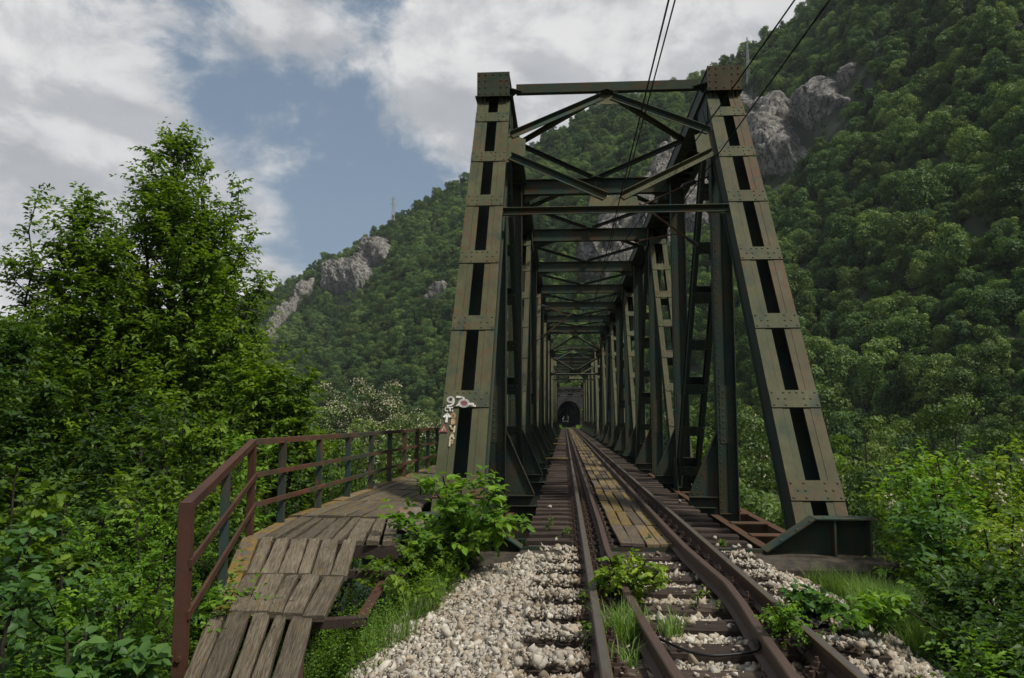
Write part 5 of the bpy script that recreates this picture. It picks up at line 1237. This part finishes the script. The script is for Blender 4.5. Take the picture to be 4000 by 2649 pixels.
def add_track_plants():
    B = dict(per=8, twigs=8, tl=.26, droop=.5, trunk_r=.012, stems=2, crown_name='foliage', lo=.05)
    env = [(0, .5), (.35, 1.0), (.7, .9), (1, .25)]; ev = lambda s: [(h, w*s) for h, w in env]
    plant('elm_sapling', 'bright green sapling sprouting in front of the left end post', 'sapling', g2(1800, 2230, -.55), [at(1730, 1862, 9.0), at(1800, 1895, 9.2), at(1910, 1950, 9.0), at(1970, 2060, 9.0), at(1720, 1990, 8.9), at(1640, 2120, 8.7)], [(0, .25), (.25, .56), (.5, .52), (.75, .34), (1, .12)], nl=50, ll=.12, lw=.07, leaf='leaf_bright', seed=51, shape=2, **{**B, 'twigs': 8, 'per': 7, 'tl': .32})
    plant('bush', 'dark low bush at the foot of the sapling beside the ballast', 'bush', g2(1690, 2310, -.75), [at(1560, 2150, 7.9), at(1870, 2110, 8.4), at(1720, 2100, 8.2), at(1480, 2230, 7.6), at(1560, 2290, 7.2)], ev(.62), nl=100, ll=.075, lw=.046, leaf='leaf_tree', seed=52, **B)
    plant('lilac_shoot', 'small leafy shoot growing over the left guard rail', 'plant', g2(2400, 2330, -.2), [at(2380, 2180, 7.15), at(2520, 2195, 7.3), at(2340, 2245, 7.0), at(2550, 2260, 7.2)], ev(.26), nl=32, ll=.062, lw=.046, leaf='leaf_yellow', seed=53, shape=2, **{**B, 'tl': .15, 'per': 6, 'trunk_r': .007})
    plant('acacia_seedling', 'feathery acacia seedling growing inside the right rail', 'plant', g2(3060, 2540, -.22), [at(3040, 2375, 5.65), at(3095, 2390, 5.7), at(3000, 2400, 5.6)], [(0, .02), (.4, .10), (.7, .17), (1, .10)], nl=16, ll=.032, lw=.020, leaf='leaf_bright', seed=54, pinnate=True, **{**B, 'lo': .4, 'per': 15, 'tl': .17, 'twigs': 4, 'trunk_r': .006, 'stems': 1})
    plant('bramble', 'bramble with dark pointed leaves on the ballast just right of the right rail', 'plant', g2(3200, 2440, -.3), [at(3160, 2310, 6.5), at(3240, 2360, 6.4), at(3130, 2370, 6.5)], ev(.2), nl=22, ll=.085, lw=.06, leaf='leaf_blue', seed=55, shape=2, **{**B, 'tl': .16, 'per': 6, 'trunk_r': .007})
    plant('bramble', 'trailing bramble with yellow tipped leaves between the ballast and the right bushes', 'plant', g2(3420, 2460, -.42), [at(3490, 2330, 6.3), at(3400, 2390, 6.2), at(3340, 2430, 6.2)], ev(.15), nl=13, ll=.08, lw=.055, leaf='leaf_bright', seed=56, shape=2, **{**B, 'tl': .18, 'per': 6, 'trunk_r': .007})
    for i, (px, py, sc) in enumerate(((2210, 2105, .16), (2150, 2065, .2), (2535, 2125, .12), (2820, 2140, .10), (2745, 2385, .2), (2290, 2400, .2), (2270, 2545, .22), (3170, 2590, .2))):
        lab = ['tiny weed on the first bridge sleepers left of the rails', 'thin seedling stalk among the sleepers left of the left rail', 'tiny weed at the end of the yellow walking boards', 'small weed beside the abutment ledge right of the rails', 'reddish weed between the sleepers near the right guard rail', 'low weed on the ballast close left of the left rail', 'low weed left of the left rail near the bottom of the picture', 'low creeping weed at the foot of the right rail'][i]
        f = g2(px, py, -.2); plant('weed', lab, 'weed', f, [f+[.01, 0, sc], f+[.04, .02, sc*.8]], [(0, .03), (.5, .07), (1, .03)], nl=7, ll=.022, lw=.013, leaf='leaf_yellow' if i in (4, 5) else 'leaf_bright', seed=60+i, **{**B, 'tl': .06, 'per': 5, 'twigs': 3, 'trunk_r': .003})
def blades(P, Hh, r, w=.006, lean=.45):
    n = len(P); a = r.uniform(0, 2*math.pi, n); d = np.stack([np.cos(a), np.sin(a), np.zeros(n)], -1); s = np.stack([-d[:, 1], d[:, 0], np.zeros(n)], -1)*(w*r.uniform(.6, 1.3, n))[:, None]
    ln = (lean*r.uniform(.2, 1.4, n)*Hh)[:, None]; up = np.array([0, 0, 1.0]); h = Hh[:, None]
    V = np.stack([P-s, P+s, P+up*h*.55+d*ln*.35+s*.75, P+up*h*.55+d*ln*.35-s*.75, P+up*h*(1-.25*(ln/h)**2)+d*ln], 1)
    F = np.array([(0, 1, 2), (0, 2, 3), (3, 2, 4)]); T = (F[None]+5*np.arange(n)[:, None, None]).reshape(-1, 3)
    return V.reshape(-1, 3), T, np.repeat(np.clip(r.normal(.45, .2, n), 0, 1), 5)
def add_grass():
    r = np.random.default_rng(77)
    def patch(name, label, n, x0, x1, y0, y1, hmin, hmax, dens=None, w=.006, lean=.45):
        X, Y = r.uniform(x0, x1, n), r.uniform(y0, y1, n)
        if dens is not None: k = r.random(n) < dens(X, Y); X, Y = X[k], Y[k]
        Z = np.maximum(ground_h(X, Y), -9)-.01; V, T, A = blades(np.stack([X, Y, Z], -1), r.uniform(hmin, hmax, len(X))*(.6+.8*fbm(X*1.5, Y*1.5, 8, 2)), r, w, lean)
        put(name, tri_mesh(name, V, T, M['grass'], A), kind='stuff', label=label)
    patch('grass', 'soft green grass beside the abutment right of the ballast', 30000, 1.75, 3.6, 6.8, 9.75, .22, .52, lambda X, Y: np.clip((X-1.75-.35*fbm(Y*1.5, X, 3, 2))/.3, 0, 1), .0035, .6)
    patch('grass', 'weedy grass between the ballast and the ramp', 15000, -3.4, -2.1, 4.2, 8.8, .06, .42, lambda X, Y: (fbm(X*3.1, Y*3.1, 24, 2) > .53)*np.clip((-2.62+.11*(Y-5)-X+.45*(fbm(Y*2, X, 6, 2)-.3))/.15, 0, 1)*np.clip((X-(-2.70-.30*(Y-5)))/.1, 0, 1), .0035, .6)
    patch('grass', 'thin grass on the right slope of the embankment', 9000, 1.9, 6, 3, 9, .12, .35, lambda X, Y: fbm(X, Y, 16, 2), .005)
    patch('grass', 'rough grass on the left slope of the embankment', 9000, -8, -3, 2, 9, .12, .35, lambda X, Y: fbm(X, Y, 18, 2), .006)
    # tufts between the rails
    def tuft(name, label, f, n, rad, h):
        q = r.normal(0, rad, (n, 2)); P = np.stack([f[0]+q[:, 0], f[1]+q[:, 1]*1.6, np.full(n, f[2])], -1); V, T, A = blades(P, r.uniform(.35, 1, n)*h, r, .0042, .8)
        o = put(name, tri_mesh(name, V-np.array(f), T, M['grass'], A), loc=tuple(f)); tag(o, label, 'grass tuft', None)
    tuft('grass_tuft', 'large tuft of long grass between the left rail and the left guard rail', g2(2440, 2500, -.2), 420, .075, .34)
    tuft('grass_tuft', 'thin grass tuft on the sleeper just inside the left guard rail', g2(2620, 2480, -.19), 90, .045, .26)
    tuft('grass_tuft', 'sparse upright grass between the left rails at the bottom of the picture', g2(2440, 2600, -.2), 70, .06, .22)
    n = 5200; X = r.uniform(-4.2, 4.2, n); Y = r.uniform(138.8, 176, n); V, T, A = blades(np.stack([X, Y, np.full(n, -.42)], -1), r.uniform(.1, .4, n)*np.where(np.abs(X) > 1.6, 2.4, .4), r, .05, .5)
    put('grass', tri_mesh('grass', V, T, M['leaf_tree'], A), kind='stuff', label='bright grass growing on the track at the tunnel mouth')
    # leafy ground cover down both slopes
    def cover(label, n, x0, x1, y0, y1, ll, leaf, cond=None, hh=.28):
        X, Y = r.uniform(x0, x1, n), r.uniform(y0, y1, n)
        if cond is not None: k = cond(X, Y); X, Y = X[k], Y[k]
        n = len(X); Z = ground_h(X, Y)+r.uniform(0, hh, n)*(.4+fbm(X, Y, 20, 2)); D = norm(np.stack([r.normal(size=n), r.normal(size=n), r.normal(-.2, .3, n)], -1)); N = norm(np.stack([r.normal(0, .4, n), r.normal(0, .4, n), np.ones(n)], -1))
        V, T, A = leaf_arrays(np.stack([X, Y, Z], -1), D, N, ll*r.uniform(.6, 1.3, n), ll*.6*r.uniform(.6, 1.3, n), np.clip(r.normal(.4, .2, n), 0, 1))
        put('ground_cover', tri_mesh('ground_cover', V, T, M[leaf], A), kind='stuff', label=label)
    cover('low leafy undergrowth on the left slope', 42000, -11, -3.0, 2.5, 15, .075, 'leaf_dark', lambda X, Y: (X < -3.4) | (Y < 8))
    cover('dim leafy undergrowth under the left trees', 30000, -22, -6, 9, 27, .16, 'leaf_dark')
    cover('small leaved weeds between the ballast and the ramp', 26000, -3.4, -2.15, 4.2, 8.8, .024, 'leaf_bright', lambda X, Y: (fbm(X*2.6, Y*2.6, 27, 2) > .46) & (X < -2.55+.11*(Y-5)+.3*(fbm(Y*2, X, 6, 2)-.3)) & (X > -2.70-.30*(Y-5)), .5)
    cover('low leafy undergrowth on the right slope', 30000, 2.1, 9, 2.5, 11, .07, 'leaf_dark', lambda X, Y: X-2.0 > .35*fbm(Y, X, 4, 2)+.35*(Y > 7))
def add_valley_trees():
    # (px, Y, top y, radius, leaf size, leaf, label, flowering)
    L = [(1330, 120, 1475, 5.2, .55, 'leaf_mid', 'pale flowering acacia across the valley, left of a taller one', 240), (1480, 120, 1462, 6.0, .55, 'leaf_mid', 'taller pale flowering acacia across the valley left of the end post', 320), (1250, 105, 1560, 4, .5, 'leaf_mid', 'low valley tree left of the flowering acacias', 40),
         (1600, 90, 1590, 4.6, .45, 'leaf_mid', 'row tree with cream blossom behind the handrail near the left end post', 150), (1450, 80, 1610, 4.4, .42, 'leaf_mid', 'row tree with some cream blossom behind the middle of the handrail', 120), (1690, 85, 1580, 3.6, .42, 'leaf_mid', 'valley tree half hidden behind the graffitied end post', 80),
         (1330, 55, 1655, 3.0, .32, 'leaf_tree', 'dark bushy tree behind the handrail left of the row trees', 0), (1560, 48, 1665, 3.0, .30, 'leaf_mid', 'bushy tree behind the handrail just left of the end post', 30), (1720, 40, 1690, 2.6, .26, 'leaf_tree', 'bush below the walkway behind the left end post', 0),
         (2960, 24, 1755, 2.0, .17, 'leaf_willow', 'pale willow bush seen between the first hanger and the right end post', 0), (3060, 22, 1860, 1.5, .16, 'leaf_willow', 'low pale willow bush beside the foot of the right end post', 0), (2890, 26, 1830, 1.6, .16, 'leaf_willow', 'lower willow bush close behind the first right hanger', 0),
         (2960, 48, 1560, 3.4, .27, 'leaf_mid', 'yellowish green tree behind the willows right of the first hanger', 40), (2800, 60, 1500, 3.8, .30, 'leaf_mid', 'valley tree seen through the truss left of the first right hanger', 0), (2660, 72, 1540, 3.6, .30, 'leaf_mid', 'valley tree seen through the truss beside the second hanger', 0), (2740, 42, 1640, 2.6, .24, 'leaf_tree', 'darker low tree seen through the truss behind the knee brackets', 0),
         (3230, 46, 1640, 3.0, .25, 'leaf_tree', 'dark rounded tree directly right of the end post', 0), (3370, 50, 1530, 3.8, .25, 'leaf_mid', 'leafy tree with rounded top right of the end post', 0), (3540, 55, 1560, 3.2, .26, 'leaf_mid', 'tree between the two tallest riverside trees on the right', 0), (3720, 52, 1505, 4.2, .26, 'leaf_mid', 'tallest leafy riverside tree on the right', 0),
         (3930, 44, 1570, 3.0, .24, 'leaf_mid', 'riverside tree at the right edge below the rock cutting', 0), (4080, 50, 1480, 3.6, .26, 'leaf_mid', 'riverside tree cut by the right edge', 0), (3300, 33, 1790, 2.6, .2, 'leaf_dark', 'shadowy low tree behind the bearing', 0), (3520, 30, 1760, 2.6, .2, 'leaf_dark', 'shadowy low tree behind the arching branch', 0), (3760, 28, 1740, 2.6, .2, 'leaf_dark', 'shadowy low tree behind the large yellow green bush', 0),
         (3130, 40, 1800, 2.0, .2, 'leaf_dark', 'dark thicket behind the right end post foot', 0), (3980, 24, 1720, 2.2, .18, 'leaf_dark', 'shadowy tree at the right edge behind the bushes', 0),
         (2120, 60, 1640, 2.6, .3, 'leaf_tree', 'tree seen low through the left truss', 0), (1985, 40, 1560, 2.4, .24, 'leaf_tree', 'narrow view of a tree between the left end post and its hanger', 0), (2040, 90, 1500, 4, .4, 'leaf_mid', 'valley tree glimpsed between the left hangers', 0), (2480, 100, 1560, 4.2, .4, 'leaf_mid', 'valley tree glimpsed between the right hangers', 0), (2420, 120, 1580, 4.2, .45, 'leaf_mid', 'farther valley tree glimpsed between the right hangers', 0),
         (2090, 168, 1600, 2.6, .45, 'leaf_tree', 'tree at the left of the tunnel mouth', 0), (2318, 171.5, 1545, 3.0, .45, 'leaf_tree', 'tree growing over the right side of the tunnel wall', 0), (2204, 690, 1600, 10, .7, 'leaf_mid', 'tree added far beyond the tunnel to dim the bright exit inside the dark mouth', 0)]  # last crown is added past the tunnel exit to dim the sky there
    for i, (px, Y, top, rad, ll, leaf, lab, fl) in enumerate(L):
        tp = at(px, top, Y); zf = min(float(ground_h(tp[0], Y)), -3.5) if Y < 130 else -4.0 if Y < 300 else -6
        if Y < 40: zf = max(zf, -8)
        H = tp[2]-zf; t = thing('flowering_acacia' if fl > 100 else 'riverside_tree', lab, 'tree', (tp[0], Y, zf)); area = rad*max(rad, H*.5)*9
        n = int(np.clip(area/(ll*ll*.62)*1.2, 1500, 7500))
        cm = crown_mesh('crown', 500+i, rad, H*1.03, n, ll, leaf, 13, .8 if H > 2.5*rad else 1.0); put('crown', cm, t)
        MB().tube([(0, 0, 0), (.1, 0, H*.5), (.05, .1, H*.8)], [.05*rad, .03*rad, .01*rad], 6).obj('trunk', M['bark'], t)
        if fl:
            r = np.random.default_rng(i); co = np.zeros(len(cm.vertices)*3, np.float32); cm.vertices.foreach_get('co', co); co = co.reshape(-1, 3); hi = co[co[:, 2] > H*.45]; q = 7
            P = np.repeat(hi[r.integers(len(hi), size=fl)]*1.02, q, 0)+r.normal(0, ll*.5, (fl*q, 3)); m = len(P)
            V, T, A = leaf_arrays(P, norm(r.normal(size=(m, 3))), norm(r.normal(size=(m, 3))), np.full(m, ll*.5), np.full(m, ll*.36), np.zeros(m)); put('blossom', tri_mesh('blossom', V, T, M['blossom']), t)
add_left_trees(); add_right_bushes(); add_track_plants(); add_grass(); add_valley_trees()

# ------------------------------------------------------------------ the air of the valley
def add_haze():
    m = bpy.data.materials.new('haze'); m.use_nodes = True; k = NT(m.node_tree)
    v = k.n('ShaderNodeVolumePrincipled'); v.inputs['Color'].default_value = (.86, .92, 1, 1); v.inputs['Density'].default_value = .00013; v.inputs['Anisotropy'].default_value = .1
    o = k.n('ShaderNodeOutputMaterial'); k.l(v.outputs[0], o.inputs['Volume'])
    MB().box(-1450, 1450, -1450, 1450, -14.5, 380).obj('haze', m, kind='stuff', label='thin blue haze in the air of the valley')
add_haze()
